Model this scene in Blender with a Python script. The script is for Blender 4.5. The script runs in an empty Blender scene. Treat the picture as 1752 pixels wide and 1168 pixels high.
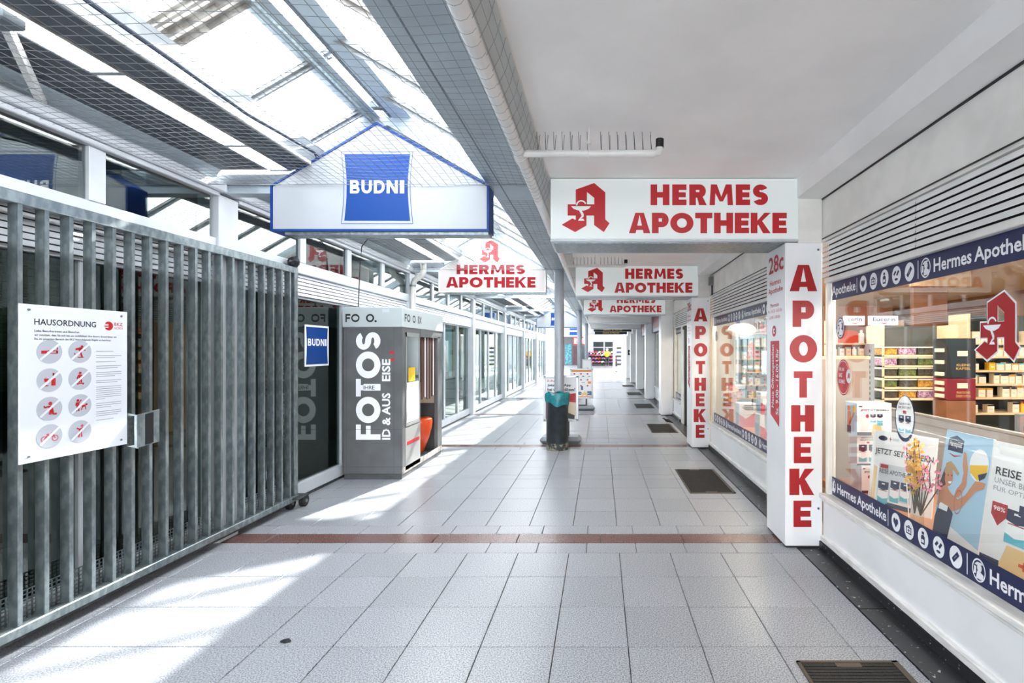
import bpy, bmesh, math, random
from mathutils import Vector, Matrix, noise
from mathutils.geometry import tessellate_polygon
random.seed(7)
SC = bpy.context.scene
COL = SC.collection
# ---------------------------------------------------------------- camera, sky, sun, exposure
CAMZ, F, VX, VY = 1.5, 862.0, 1027.0, 600.0
cd = bpy.data.cameras.new('camera'); cam = bpy.data.objects.new('camera', cd); COL.objects.link(cam)
cam.location = (0, 0, CAMZ); cam.rotation_euler = (math.pi/2, 0, 0)
cd.sensor_width = 36.0; cd.lens = 36.0*F/1752; cd.shift_x = (876-VX)/1752; cd.shift_y = (VY-584)/1752
cd.clip_start = 0.05; cd.clip_end = 300
SC.camera = cam
w = bpy.data.worlds.new('sky'); SC.world = w; w.use_nodes = True
bg = w.node_tree.nodes['Background']; bg.inputs[0].default_value = (0.955, 0.975, 1.0, 1); bg.inputs[1].default_value = 1.9
sd = bpy.data.lights.new('sun', 'SUN'); sd.energy = 4.2; sd.angle = 0.02; sd.color = (1, .97, .92)
so = bpy.data.objects.new('sun', sd); COL.objects.link(so)
so.rotation_euler = Vector((-.27, -1, -.71)).to_track_quat('-Z', 'Y').to_euler()
def area(name, x, y, z, sx, sy, e, col):
    d = bpy.data.lights.new(name, 'AREA'); d.shape = 'RECTANGLE'; d.size = sx; d.size_y = sy; d.energy = e; d.color = col
    o = bpy.data.objects.new(name, d); COL.objects.link(o); o.location = (x, y, z); return o
for (lx, ly) in ((2.9, 2.0), (2.6, 4.6), (4.6, 3.4), (2.7, 7.4), (4.4, 7.0), (3.0, 10.2)):      # pharmacy ceiling lamps
    area('shop_ceiling_lamp', lx, ly, 2.44, 1.1, .5, 9, (1, .88, .72))
for (ly, ln) in ((2.2, 3.1), (6.1, 3.0)):                       # added fill lights to brighten the window displays, no fixtures there
    o = area('display_fill', 1.80, ly, 1.995, .04, ln, 6, (1, .95, .88)); o.rotation_euler = (0, -.45, 0)
SC.view_settings.view_transform = 'Standard'; SC.view_settings.look = 'None'
SC.view_settings.exposure = 2.72; SC.view_settings.gamma = 1; SC.view_settings.use_curve_mapping = False
try:
    SC.cycles.use_denoising = True; SC.cycles.max_bounces = 10; SC.cycles.diffuse_bounces = 7
    SC.cycles.transparent_max_bounces = 24; SC.cycles.caustics_reflective = False; SC.cycles.caustics_refractive = False
    SC.cycles.sample_clamp_indirect = 6
except Exception: pass

# ---------------------------------------------------------------- materials
def L(h):
    h = h.lstrip('#'); c = [int(h[i:i+2], 16)/255 for i in (0, 2, 4)]
    return tuple(x/12.92 if x <= .04045 else ((x+.055)/1.055)**2.4 for x in c)
MATS = {}
def mat(name, col, rough=.5, metal=0., var=0., scale=8., bump=0., spec=.5, emit=0., rnd=0., c2=None, lo=.4, hi=.62, stretch=None, detail=4., bscale=None):
    if name in MATS: return MATS[name]
    if isinstance(col, str): col = L(col)
    if isinstance(c2, str): c2 = L(c2)
    m = bpy.data.materials.new(name); m.use_nodes = True; nt = m.node_tree; N = nt.nodes; K = nt.links
    p = N['Principled BSDF']; p.inputs['Roughness'].default_value = rough; p.inputs['Metallic'].default_value = metal
    p.inputs['Specular IOR Level'].default_value = spec
    p.inputs['Base Color'].default_value = (*col, 1)
    m.diffuse_color = (*col, 1)
    if var or c2 or bump or rnd:
        tc = N.new('ShaderNodeTexCoord'); no = N.new('ShaderNodeTexNoise'); no.inputs['Scale'].default_value = scale; no.inputs['Detail'].default_value = detail
        src = tc.outputs['Object']
        if stretch:
            mp = N.new('ShaderNodeMapping'); mp.inputs['Scale'].default_value = stretch; K.new(src, mp.inputs[0]); src = mp.outputs[0]
        K.new(src, no.inputs['Vector'])
        rp = N.new('ShaderNodeValToRGB'); rp.color_ramp.elements[0].position = lo; rp.color_ramp.elements[1].position = hi
        a = tuple(max(0, c*(1-var)) for c in col); b = c2 if c2 else tuple(min(1, c*(1+var)) for c in col)
        rp.color_ramp.elements[0].color = (*(col if c2 else a), 1); rp.color_ramp.elements[1].color = (*b, 1)
        K.new(no.outputs['Fac'], rp.inputs[0]); out = rp.outputs[0]
        if rnd:
            oi = N.new('ShaderNodeObjectInfo'); mr = N.new('ShaderNodeMapRange'); mr.inputs[3].default_value = 1-rnd; mr.inputs[4].default_value = 1+rnd
            K.new(oi.outputs['Random'], mr.inputs[0]); mx = N.new('ShaderNodeVectorMath'); mx.operation = 'SCALE'
            K.new(out, mx.inputs[0]); K.new(mr.outputs[0], mx.inputs['Scale']); out = mx.outputs[0]
        K.new(out, p.inputs['Base Color'])
        if bump:
            bp = N.new('ShaderNodeBump'); bp.inputs['Strength'].default_value = bump; bp.inputs['Distance'].default_value = .004
            nb = no
            if bscale:
                nb = N.new('ShaderNodeTexNoise'); nb.inputs['Scale'].default_value = bscale; K.new(src, nb.inputs['Vector'])
            K.new(nb.outputs['Fac'], bp.inputs['Height']); K.new(bp.outputs[0], p.inputs['Normal'])
    if emit:
        p.inputs['Emission Color'].default_value = (*col, 1); p.inputs['Emission Strength'].default_value = emit
    MATS[name] = m; return m
def glass(name, tint=(1, 1, 1), ior=1.5, rough=.01, gain=1.0):
    m = bpy.data.materials.new(name); m.use_nodes = True; nt = m.node_tree; N = nt.nodes; K = nt.links
    N.remove(N['Principled BSDF']); out = N['Material Output']
    t = N.new('ShaderNodeBsdfTransparent'); t.inputs[0].default_value = (*tint, 1)
    g = N.new('ShaderNodeBsdfGlossy'); g.inputs['Roughness'].default_value = rough; g.inputs[0].default_value = (.95, 1, .98, 1)
    fr = N.new('ShaderNodeLayerWeight'); fr.inputs['Blend'].default_value = .5
    pw = N.new('ShaderNodeMath'); pw.operation = 'POWER'; pw.inputs[1].default_value = 5
    f0 = ((ior-1)/(ior+1))**2
    ad = N.new('ShaderNodeMath'); ad.operation = 'MULTIPLY_ADD'; ad.inputs[1].default_value = 1-f0; ad.inputs[2].default_value = f0
    mu = N.new('ShaderNodeMath'); mu.operation = 'MULTIPLY'; mu.inputs[1].default_value = gain; mu.use_clamp = True
    K.new(fr.outputs['Facing'], pw.inputs[0]); K.new(pw.outputs[0], ad.inputs[0])
    mx = N.new('ShaderNodeMixShader'); K.new(ad.outputs[0], mu.inputs[0]); K.new(mu.outputs[0], mx.inputs[0]); K.new(t.outputs[0], mx.inputs[1]); K.new(g.outputs[0], mx.inputs[2])
    K.new(mx.outputs[0], out.inputs[0]); MATS[name] = m; return m
M = MATS
mat('white_paint', '#e9e8e4', .35, var=.04, scale=3, bump=.05)
mat('ceiling_paint', '#f5f4f2', .6, var=.04, scale=1.5, bump=.1)
mat('white_clad', '#f4f5f6', .3, var=.03, scale=2)
mat('cream_paint', '#f0eee8', .45, var=.06, scale=4, bump=.06)
mat('sill_paint', '#ebe9e5', .45, var=.10, scale=7, stretch=(6, 1, 6), bump=.1)
mat('white_alu', '#c6cbd0', .35, var=.04, scale=5)
mat('slat_alu', '#efefec', .35, var=.05, scale=5)
mat('slat_left', '#d9dee2', .35, var=.05, scale=5)
mat('granite', '#61656d', .28, scale=150, c2='#aaadb2', lo=.36, hi=.60, rnd=.05, spec=.4, detail=3)
mat('red_granite', '#402a26', .24, scale=120, c2='#80605a', lo=.36, hi=.62, rnd=.06)
mat('black_granite', '#1f2124', .3, scale=38, c2='#c9cbc8', lo=.66, hi=.70, detail=6)
mat('joint', '#2a2a2c', .9)
mat('galv', '#768185', .32, metal=.7, scale=30, c2='#939da0', bump=.05, stretch=(1, 1, .5))
mat('galv_dark', '#4a5052', .5, metal=.5, var=.25, scale=40)
mat('beam_grey', '#aebac1', .45, var=.06, scale=3)
mat('beam_dark', '#5f686f', .5, var=.1, scale=5)
mat('soffit_grey', '#4b5057', .6, var=.12, scale=6)
mat('frame_alu', '#8d9194', .4, metal=.1, var=.1, scale=9)
mat('rusty', '#8b8580', .6, scale=14, c2='#bdb9b2')
mat('pipe_white', '#e3e2df', .35, var=.05, scale=6)
mat('pipe_dirty', '#d6d4cf', .45, scale=5, c2='#8a7a5c', lo=.6, hi=.78)
mat('black', '#101113', .45)
mat('rubber', '#17181a', .6)
mat('net', '#858a8e', .7)
mat('rope', '#28303f', .8)
mat('blue', '#063a80', .4, spec=.25)
mat('blue_trim', '#0c3578', .4, spec=.25, var=.08)
mat('navy', '#16224f', .3)
mat('navy_ink', '#1b2448', .5)
mat('white_print', '#f3f5f8', .4)
mat('light_face', '#c3cac9', .28, emit=.075)
mat('red_lit', '#a2141c', .35, emit=.05)
mat('gable_face', '#a0a5ab', .3)
mat('gable_face_warm', '#c4bebb', .3)
mat('red_print', '#b01820', .35)
mat('red_letter', '#ac171d', .35)
mat('red_faded', '#c73540', .45, var=.2, scale=20)
mat('pink_print', '#d46a74', .5)
mat('dark_print', '#23242a', .5)
mat('grey_print', '#8d9096', .6)
mat('pale_print', '#c9ced6', .6)
mat('icon_grey', '#a4a9b2', .5)
mat('booth_grey', '#5f6162', .42, metal=.15, scale=3, c2='#6a6c6d', bump=.03)
mat('booth_dark', '#4c4e50', .5, var=.1)
mat('red_gable', '#8c0f19', .5, spec=.2)
mat('booth_light', '#8f908e', .4)
mat('booth_white', '#b9c2c2', .4)
mat('orange', '#e4511c', .28)
mat('screen', '#32434a', .12)
mat('yellow', '#f0c020', .5)
mat('column_grey', '#a4a9b0', .35, metal=.1, var=.04)
mat('bin_dark', '#2b3136', .35, metal=.4, scale=9, c2='#353c41')
mat('bin_worn', '#7f7a6c', .7, scale=16, c2='#2b2f31', lo=.45, hi=.52)
mat('bag_teal', '#1c7d86', .35, var=.2, scale=20)
mat('mat_brush', '#2c2a28', .9, var=.4, scale=260, stretch=(1, .05, 1), bump=.6)
mat('board_white', '#cdd1d7', .4)
mat('screen_beige', '#a09284', .6)
mat('mat_frame', '#4d443b', .5, metal=.4)
mat('paper_white', '#eceef0', .5)
mat('wood', '#e2c9a4', .45, var=.1, scale=12, stretch=(1, 8, 8))
mat('floor_wood', '#b5784a', .4, var=.15, scale=8)
mat('shop_wall', '#cdb899', .6)
mat('shop_floor', '#b9a88c', .4, var=.1)
mat('shop_brown', '#8a5a3c', .6, var=.1)
mat('grey_panel', '#9c9a96', .5, var=.04)
mat('cream_box', '#f2e5c9', .5)
mat('cream_box2', '#e8dcc4', .5)
mat('yellow_box', '#f2c23a', .5)
mat('amber', '#d8942a', .25)
mat('choc', '#23262c', .4)
mat('burgundy', '#7d1a2c', .45)
mat('gold', '#d6b15a', .4)
mat('steel_upright', '#8f9194', .4, metal=.5)
mat('tub', '#e9e6df', .25)
mat('tub_lid', '#f4f0e6', .3)
mat('tub_dark', '#544a3e', .6, scale=60, c2='#2a2620')
mat('tub_purple', '#7a4a78', .6, scale=60, c2='#d9b9cd')
mat('tub_green', '#6b7a3a', .6, scale=60, c2='#3a3d22')
mat('tub_yellow', '#d7a53c', .6, scale=60, c2='#8d5a1f')
mat('skyblue', '#a9cde6', .5)
mat('skin', '#c98a66', .5)
mat('cap_beige', '#b79a70', .6)
mat('hair', '#3a2820', .6)
mat('aqua', '#62bcd0', .4)
mat('forsythia', '#f0b93a', .6)
mat('blossom', '#ee8fa8', .6)
mat('twig', '#5a3d28', .8)
mat('leafgreen', '#4f6b2c', .6)
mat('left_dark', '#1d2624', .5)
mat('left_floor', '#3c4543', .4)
mat('left_blind', '#8f8468', .6, var=.15, scale=14, stretch=(1, 1, 10))
mat('poster_teal', '#7fa9b4', .5)
mat('poster_olive', '#8f8b4a', .5)
mat('poster_tan', '#b9947e', .5)
mat('poster_blue', '#4d6a94', .5)
mat('feather', '#1c1d21', .6, var=.3, scale=60)
mat('curtain_brown', '#5b4038', .8)
mat('coat_yellow', '#e3a51a', .7)
mat('trouser_dark', '#23252c', .8)
mat('hair_white', '#e8e2d4', .8)
mat('teal_wall', '#3e8c8c', .5, scale=5, c2='#27506a')
mat('plum_wall', '#4a1c2c', .5, scale=4, c2='#2a1a22')
mat('bloom_pink', '#e56a8a', .6); mat('bloom_red', '#c8283a', .6); mat('bloom_yellow', '#efc24a', .6); mat('bloom_purple', '#8a4a9a', .6); mat('bloom_white', '#f3ece4', .6)
mat('board_frame', '#b9bcbf', .35, metal=.4)
mat('base_grey', '#7c8389', .45)
mat('apo_orange', '#ee8a3a', .5)
mat('sand', '#e7c58a', .6)
mat('lamp_glow', '#ffe9c8', .4, emit=6)
mat('lamp_oval', '#e8d2ba', .4, emit=.12)
mat('light_sign', '#dfe4f0', .3, emit=.16)
mat('plastic_bag', '#23272e', .3, var=.3, scale=30)
glass('pane_right', (.96, .97, .96), 1.5, .004, 1.5)
glass('pane_left', (.42, .52, .50), 2.0, .006, .75)
glass('pane_left_clear', (.66, .76, .76), 1.5, .006, .65)
glass('pane_upper', (.46, .52, .53), 2.4, .006, 1.0)
glass('pane_roof', (.97, .985, .99), 1.45, .03)
_m = bpy.data.materials.new('pane_frosted'); _m.use_nodes = True; _n = _m.node_tree.nodes; _n.remove(_n['Principled BSDF'])
_t = _n.new('ShaderNodeBsdfTranslucent'); _t.inputs[0].default_value = (.9, .92, .94, 1); _m.node_tree.links.new(_t.outputs[0], _n['Material Output'].inputs[0]); M['pane_frosted'] = _m
mat('facade_grey', '#d0d0d0', .6, var=.05)
glass('vase_glass', (.85, .9, .9), 1.45, .02)

# ---------------------------------------------------------------- mesh helpers
ORG = {}
class MB:
    def __init__(s): s.v = []; s.f = []
    def add(s, vs, fs):
        n = len(s.v); s.v += [tuple(v) for v in vs]; s.f += [tuple(i+n for i in f) for f in fs]; return s
    def box(s, x0, x1, y0, y1, z0, z1, c=0.):
        if c <= 0:
            return s.add([(x0,y0,z0),(x1,y0,z0),(x1,y1,z0),(x0,y1,z0),(x0,y0,z1),(x1,y0,z1),(x1,y1,z1),(x0,y1,z1)],
                     [(0,3,2,1),(4,5,6,7),(0,1,5,4),(1,2,6,5),(2,3,7,6),(3,0,4,7)])
        c = min(c, (x1-x0)*.45, (y1-y0)*.45, (z1-z0)*.45)
        bm = bmesh.new(); bmesh.ops.create_cube(bm, size=1)
        for v in bm.verts: v.co = Vector(((x0+x1)/2+v.co.x*(x1-x0), (y0+y1)/2+v.co.y*(y1-y0), (z0+z1)/2+v.co.z*(z1-z0)))
        bmesh.ops.bevel(bm, geom=bm.edges[:], offset=c, segments=1, affect='EDGES')
        bm.verts.index_update(); s.add([v.co[:] for v in bm.verts], [[v.index for v in f.verts] for f in bm.faces]); bm.free(); return s
    def prism(s, pts, off):
        n = len(pts); o = Vector(off); a = [Vector(p) for p in pts]
        tri = tessellate_polygon([a])
        s.add(a+[p+o for p in a], [t for t in tri]+[tuple(n+i for i in reversed(t)) for t in tri]+[(i, (i+1) % n, n+(i+1) % n, n+i) for i in range(n)]); return s
    def tube(s, pts, r, n=8, cap=True):
        pts = [Vector(p) for p in pts]; rings = []; m = len(pts)
        rr = r if isinstance(r, (list, tuple)) else [r]*m
        ref = None; base = len(s.v)
        for i, p in enumerate(pts):
            t = (pts[min(i+1, m-1)]-pts[max(i-1, 0)]).normalized()
            if ref is None or abs(t.dot(ref)) > .98: ref = Vector((0, 0, 1)) if abs(t.z) < .9 else Vector((1, 0, 0))
            a = t.cross(ref).normalized(); b = t.cross(a)
            for j in range(n):
                an = 2*math.pi*j/n; s.v.append(tuple(p+(a*math.cos(an)+b*math.sin(an))*rr[i]))
        for i in range(m-1):
            for j in range(n):
                k = (j+1) % n; s.f.append((base+i*n+j, base+i*n+k, base+(i+1)*n+k, base+(i+1)*n+j))
        if cap:
            s.f.append(tuple(base+j for j in range(n))[::-1]); s.f.append(tuple(base+(m-1)*n+j for j in range(n)))
        return s
    def lathe(s, prof, c, n=24, sx=1., sy=1.):
        base = len(s.v); m = len(prof)
        for (r, z) in prof:
            for j in range(n):
                a = 2*math.pi*j/n; s.v.append((c[0]+r*sx*math.cos(a), c[1]+r*sy*math.sin(a), c[2]+z))
        for i in range(m-1):
            for j in range(n):
                k = (j+1) % n; s.f.append((base+i*n+j, base+i*n+k, base+(i+1)*n+k, base+(i+1)*n+j))
        s.f.append(tuple(base+j for j in range(n))[::-1]); s.f.append(tuple(base+(m-1)*n+j for j in range(n))); return s
    def ball(s, c, rx, ry, rz, u=10, v=6):
        return s.lathe([(math.sin(math.pi*i/v) if 0 < i < v else .02, -math.cos(math.pi*i/v)*1.0) for i in range(v+1)], (0, 0, 0), u) if False else s._ball(c, rx, ry, rz, u, v)
    def _ball(s, c, rx, ry, rz, u, v):
        base = len(s.v)
        for i in range(v+1):
            t = math.pi*i/v; r = max(math.sin(t), .02)
            for j in range(u):
                a = 2*math.pi*j/u; s.v.append((c[0]+rx*r*math.cos(a), c[1]+ry*r*math.sin(a), c[2]-rz*math.cos(t)))
        for i in range(v):
            for j in range(u):
                k = (j+1) % u; s.f.append((base+i*u+j, base+i*u+k, base+(i+1)*u+k, base+(i+1)*u+j))
        s.f.append(tuple(base+j for j in range(u))[::-1]); s.f.append(tuple(base+v*u+j for j in range(u))); return s
    def build(s, name, m, parent=None, base=None, smooth=False):
        me = bpy.data.meshes.new(name)
        if parent is not None: o0 = Vector(ORG[parent.name])
        else: o0 = Vector(base) if base is not None else Vector((0, 0, 0))
        me.from_pydata([tuple(Vector(v)-o0) for v in s.v], [], s.f)
        me.materials.append(M[m] if isinstance(m, str) else m)
        if smooth:
            me.polygons.foreach_set('use_smooth', [True]*len(me.polygons))
            try: me.set_sharp_from_angle(angle=.7)
            except Exception: pass
        ob = bpy.data.objects.new(name, me); COL.objects.link(ob)
        if parent is not None: ob.parent = parent
        else: ob.location = o0
        ORG[ob.name] = tuple(o0); return ob
def tag(o, label=None, cat=None, group=None, kind=None):
    if label: o['label'] = label
    if cat: o['category'] = cat
    if group: o['group'] = group
    if kind: o['kind'] = kind
    return o
def thing(name, label, cat, loc=(0, 0, 0), group=None, kind=None):
    o = bpy.data.objects.new(name, None); o.empty_display_size = .1; COL.objects.link(o); o.location = loc; ORG[o.name] = tuple(loc)
    return tag(o, label, cat, group, kind)
def dup(root, delta, label=None, group=None, rotz=0, name=None):
    def cp(o, par):
        c = o.copy(); COL.objects.link(c); c.parent = par
        for ch in KIDS.get(o.name, []): cp(ch, c)
        return c
    KIDS = {}
    for o in bpy.data.objects:
        if o.parent: KIDS.setdefault(o.parent.name, []).append(o)
    r = cp(root, None); r.location = Vector(root.location)+Vector(delta); r.rotation_euler.z = root.rotation_euler.z+rotz
    ORG[r.name] = tuple(Vector(ORG[root.name])+Vector(delta))
    if label: r['label'] = label
    if group: r['group'] = group
    return r
def B(*a, c=0.): return MB().box(*a, c=c)

# ---------------------------------------------------------------- flat print on a plane
class Pl:
    def __init__(s, o, u, v, n): s.o, s.u, s.v, s.n = Vector(o), Vector(u), Vector(v), Vector(n)
    def P(s, a, b, d=0.): return s.o+s.u*a+s.v*b+s.n*d
    def poly(s, mb, pts, d, holes=()):
        loops = [[Vector((x, y, 0)) for x, y in pts]]+[[Vector((x, y, 0)) for x, y in h] for h in holes]
        tri = tessellate_polygon(loops); flat = [p for l in loops for p in l]
        fs = []
        for t in tri:
            a, b, c = (flat[i] for i in t)
            fs.append(t if (b-a).cross(c-a).z*(s.u.cross(s.v).dot(s.n)) > 0 else t[::-1])
        mb.add([s.P(p.x, p.y, d) for p in flat], fs); return mb
    def rect(s, mb, a0, b0, a1, b1, d): return s.poly(mb, [(a0, b0), (a1, b0), (a1, b1), (a0, b1)], d)
    def disc(s, mb, a, b, ra, rb, d, n=24): return s.poly(mb, [(a+ra*math.cos(2*math.pi*i/n), b+rb*math.sin(2*math.pi*i/n)) for i in range(n)], d)
    def ring(s, mb, a, b, ra, rb, k, d, n=24):
        return s.poly(mb, [(a+ra*math.cos(2*math.pi*i/n), b+rb*math.sin(2*math.pi*i/n)) for i in range(n)], d,
                      [[(a+ra*k*math.cos(2*math.pi*i/n), b+rb*k*math.sin(2*math.pi*i/n)) for i in range(n)]])
    def line(s, mb, a0, b0, a1, b1, wd, d):
        v = Vector((a1-a0, b1-b0)); v.normalize(); nx, ny = -v.y*wd/2, v.x*wd/2
        return s.poly(mb, [(a0+nx, b0+ny), (a0-nx, b0-ny), (a1-nx, b1-ny), (a1+nx, b1+ny)], d)
    def text(s, mb, t, a0, b0, a1, b1, d, bold=0.):
        vs, fs = textmesh(t, bold)
        xs = [v[0] for v in vs]; ys = [v[1] for v in vs]; X0, X1, Y0, Y1 = min(xs), max(xs), min(ys), max(ys)
        flip = s.u.cross(s.v).dot(s.n) < 0
        mb.add([s.P(a0+(x-X0)/(X1-X0)*(a1-a0), b0+(y-Y0)/(Y1-Y0)*(b1-b0), d) for x, y in vs], [f[::-1] for f in fs] if flip else fs); return mb
    def glyphs(s, mb, t, a0, b0, a1, b1, d, tw=.3, th=.25, gap=.10):
        ws = [GW.get(c, .8) for c in t]; tot = sum(ws)+gap*(len(t)-1); x = 0
        for c, wd in zip(t, ws):
            x0 = a0+(a1-a0)*x/tot; x1 = a0+(a1-a0)*(x+wd)/tot; x += wd+gap
            s.glyph(mb, c, x0, b0, x1, b1, d, min(.48, tw/wd*.8), th)
        return mb
    def glyph(s, mb, c, a0, b0, a1, b1, d, t=.3, h=.25):
        for i, pts in enumerate(glyph(c, t, h)): s.poly(mb, [(a0+(a1-a0)*x, b0+(b1-b0)*y) for x, y in pts], d+i*2e-5)
        return mb
TXT = {}
def textmesh(t, bold):
    k = (t, round(bold, 3))
    if k not in TXT:
        cu = bpy.data.curves.new('t', 'FONT'); cu.body = t; cu.offset = bold; cu.resolution_u = 2; cu.fill_mode = 'BOTH'; cu.dimensions = '2D'
        ob = bpy.data.objects.new('t', cu); me = bpy.data.meshes.new_from_object(ob)
        TXT[k] = ([(v.co.x, v.co.y) for v in me.vertices], [tuple(p.vertices) for p in me.polygons])
        bpy.data.objects.remove(ob); bpy.data.curves.remove(cu); bpy.data.meshes.remove(me)
    return TXT[k]
GW = {'M': 1.02, 'O': 1.0, 'I': .32, 'E': .62, 'F': .6, 'S': .66, 'P': .72, 'T': .74, 'A': .92, 'H': .82, 'R': .76, 'K': .86, 'B': .7, 'U': .76, 'D': .8, 'N': .82, ' ': .4, 'W': 1.2}
def arc(cx, cy, rx, ry, t, h, a0, a1, n=14):
    out = []; q = [math.radians(a0+(a1-a0)*i/n) for i in range(n+1)]
    for i in range(n):
        out.append([(cx+(rx+t/2)*math.cos(q[i]), cy+(ry+h/2)*math.sin(q[i])), (cx+(rx+t/2)*math.cos(q[i+1]), cy+(ry+h/2)*math.sin(q[i+1])),
                    (cx+(rx-t/2)*math.cos(q[i+1]), cy+(ry-h/2)*math.sin(q[i+1])), (cx+(rx-t/2)*math.cos(q[i]), cy+(ry-h/2)*math.sin(q[i]))])
    return out
def R4(x0, y0, x1, y1): return [(x0, y0), (x1, y0), (x1, y1), (x0, y1)]
def bowl(t, h, y0, y1, x1=1.):
    r = (y1-y0)/2; cy = (y0+y1)/2; rx = min(x1-t, r*1.1); xs = x1-rx
    return [R4(t*.5, y1-h, xs, y1), R4(t*.5, y0, xs, y0+h)]+arc(xs, cy, rx-t/2, r-h/2, t, h, -90, 90)
def glyph(c, t, h):
    if c == 'H': return [R4(0, 0, t, 1), R4(1-t, 0, 1, 1), R4(t, .5-h/2, 1-t, .5+h/2)]
    if c == 'E': return [R4(0, 0, t, 1), R4(t, 0, 1, h), R4(t, 1-h, 1, 1), R4(t, .5-h*.45, .95, .5+h*.45)]
    if c == 'F': return [R4(0, 0, t, 1), R4(t, 1-h, 1, 1), R4(t, .5-h*.5, .92, .5+h*.45)]
    if c == 'T': return [R4(0, 1-h, 1, 1), R4(.5-t/2, 0, .5+t/2, 1-h)]
    if c == 'I': return [R4(0, 0, 1, 1)]
    if c == 'A':
        k = .5-.62*t; return [[(0, 0), (t, 0), (.5+.02, 1), (.5-.2, 1)], [(1-t, 0), (1, 0), (.7, 1), (.48, 1)], R4(.2, .16, .8, .16+h*.8)]
    if c == 'K': return [R4(0, 0, t, 1), [(t, .36), (t+.02, .56), (1-t*1.05, 1), (1, 1)][:0] or [(t, .38), (t, .62), (1-t*.95, 1), (1, 1)], [(t, .5), (t+.22, .62), (1, 0), (1-t*1.15, 0)]]
    if c == 'M': return [[(0, 0), (t*.8, 0), (t*.95, 1), (t*.2, 1)], [(1-t*.8, 0), (1, 0), (1-t*.2, 1), (1-t*.95, 1)], [(t*.2, 1), (t*1.1, 1), (.5+t*.25, .18), (.5-t*.25, .18)], [(1-t*1.1, 1), (1-t*.2, 1), (.5+t*.25, .18), (.5-t*.25, .18)]]
    if c == 'N': return [R4(0, 0, t, 1), R4(1-t, 0, 1, 1), [(0, 1), (t*1.1, 1), (1, 0), (1-t*1.1, 0)]]
    if c == 'W': return [[(0, 1), (t*.8, 1), (.25+t*.4, 0), (.25-t*.4, 0)], [(.5-t*.4, 1), (.5+t*.4, 1), (.25+t*.4, 0), (.25-t*.4, 0)], [(.5-t*.4, 1), (.5+t*.4, 1), (.75+t*.4, 0), (.75-t*.4, 0)], [(1-t*.8, 1), (1, 1), (.75+t*.4, 0), (.75-t*.4, 0)]]
    if c == 'P': return [R4(0, 0, t, 1)]+bowl(t, h, .30, 1)
    if c == 'R': return [R4(0, 0, t, 1)]+bowl(t, h, .36, 1, .95)+[[(t+.05, .42), (t+.38, .42), (1, 0), (1-t*1.15, 0)]]
    if c == 'B': return [R4(0, 0, t, 1)]+bowl(t, h*.9, .46, 1, .92)+bowl(t, h*.9, 0, .54, 1)
    if c == 'D': return [R4(0, 0, t, 1)]+bowl(t, h, 0, 1)
    if c == 'O': return arc(.5, .5, .5-t/2, .5-h/2, t, h, 0, 360, 32)
    if c == 'U': return [R4(0, .38, t, 1), R4(1-t, .38, 1, 1)]+arc(.5, .38, .5-t/2, .38-h/2, t, h, 180, 360)
    if c == 'S':
        ry = (1-h)/4; rx = .5-t/2; return arc(.5, 1-h/2-ry, rx, ry, t, h, 25, 270)+arc(.5, h/2+ry, rx, ry, t, h, 90, -155)
    return []
def fr(Y, d=0): return Pl((0, Y-d, 0), (1, 0, 0), (0, 0, 1), (0, -1, 0))            # faces the walker; u = x, v = z
def rw(x): return Pl((x, 0, 0), (0, -1, 0), (0, 0, 1), (-1, 0, 0))                  # on a right-hand wall; u = -y
def lw(x): return Pl((x, 0, 0), (0, 1, 0), (0, 0, 1), (1, 0, 0))                    # on a left-hand wall; u = y
def turned(pl, a, b): return Pl(pl.P(a, b), pl.v, -pl.u, pl.n)                      # text that reads upwards
def X(px, Y): return (px-VX)/F*Y
def Z(py, Y): return CAMZ+(VY-py)/F*Y
D = 3.93
P0 = 3.84                                                                           # front of the first pillar
def pharmA(pl, mb, wt, a0, b0, a1, b1, d, outline=None):
    w_, h_ = a1-a0, b1-b0
    q = lambda x, y: (a0+w_*(x-155)/313, b1-h_*(y-87)/321)
    pl.poly(mb, [q(*p) for p in ((247,130),(367,87),(440,148),(440,325),(468,350),(430,408),(367,362),(367,300),(317,300),(317,365),(243,408),(155,360),(225,318),(247,329),(247,300),(194,300),(194,226),(247,226))], d,
            [[q(*p) for p in ((320,146),(320,226),(368,226),(368,185))]])
    e = d+.0012
    pl.poly(wt, [q(*p) for p in ((216,239),(347,239),(330,257),(300,268),(262,266),(233,256))], e)
    pl.poly(wt, [q(*p) for p in ((268,266),(286,266),(300,292),(298,308),(280,320),(272,318),(286,302),(280,288))], e)
    pl.poly(wt, [q(*p) for p in ((262,334),(270,320),(296,320),(304,334))], e)
    for p4 in arc(283, 234, 30, 30, 9, 9, 180, 340): pl.poly(wt, [q(x, y) for x, y in p4], e)
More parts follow.
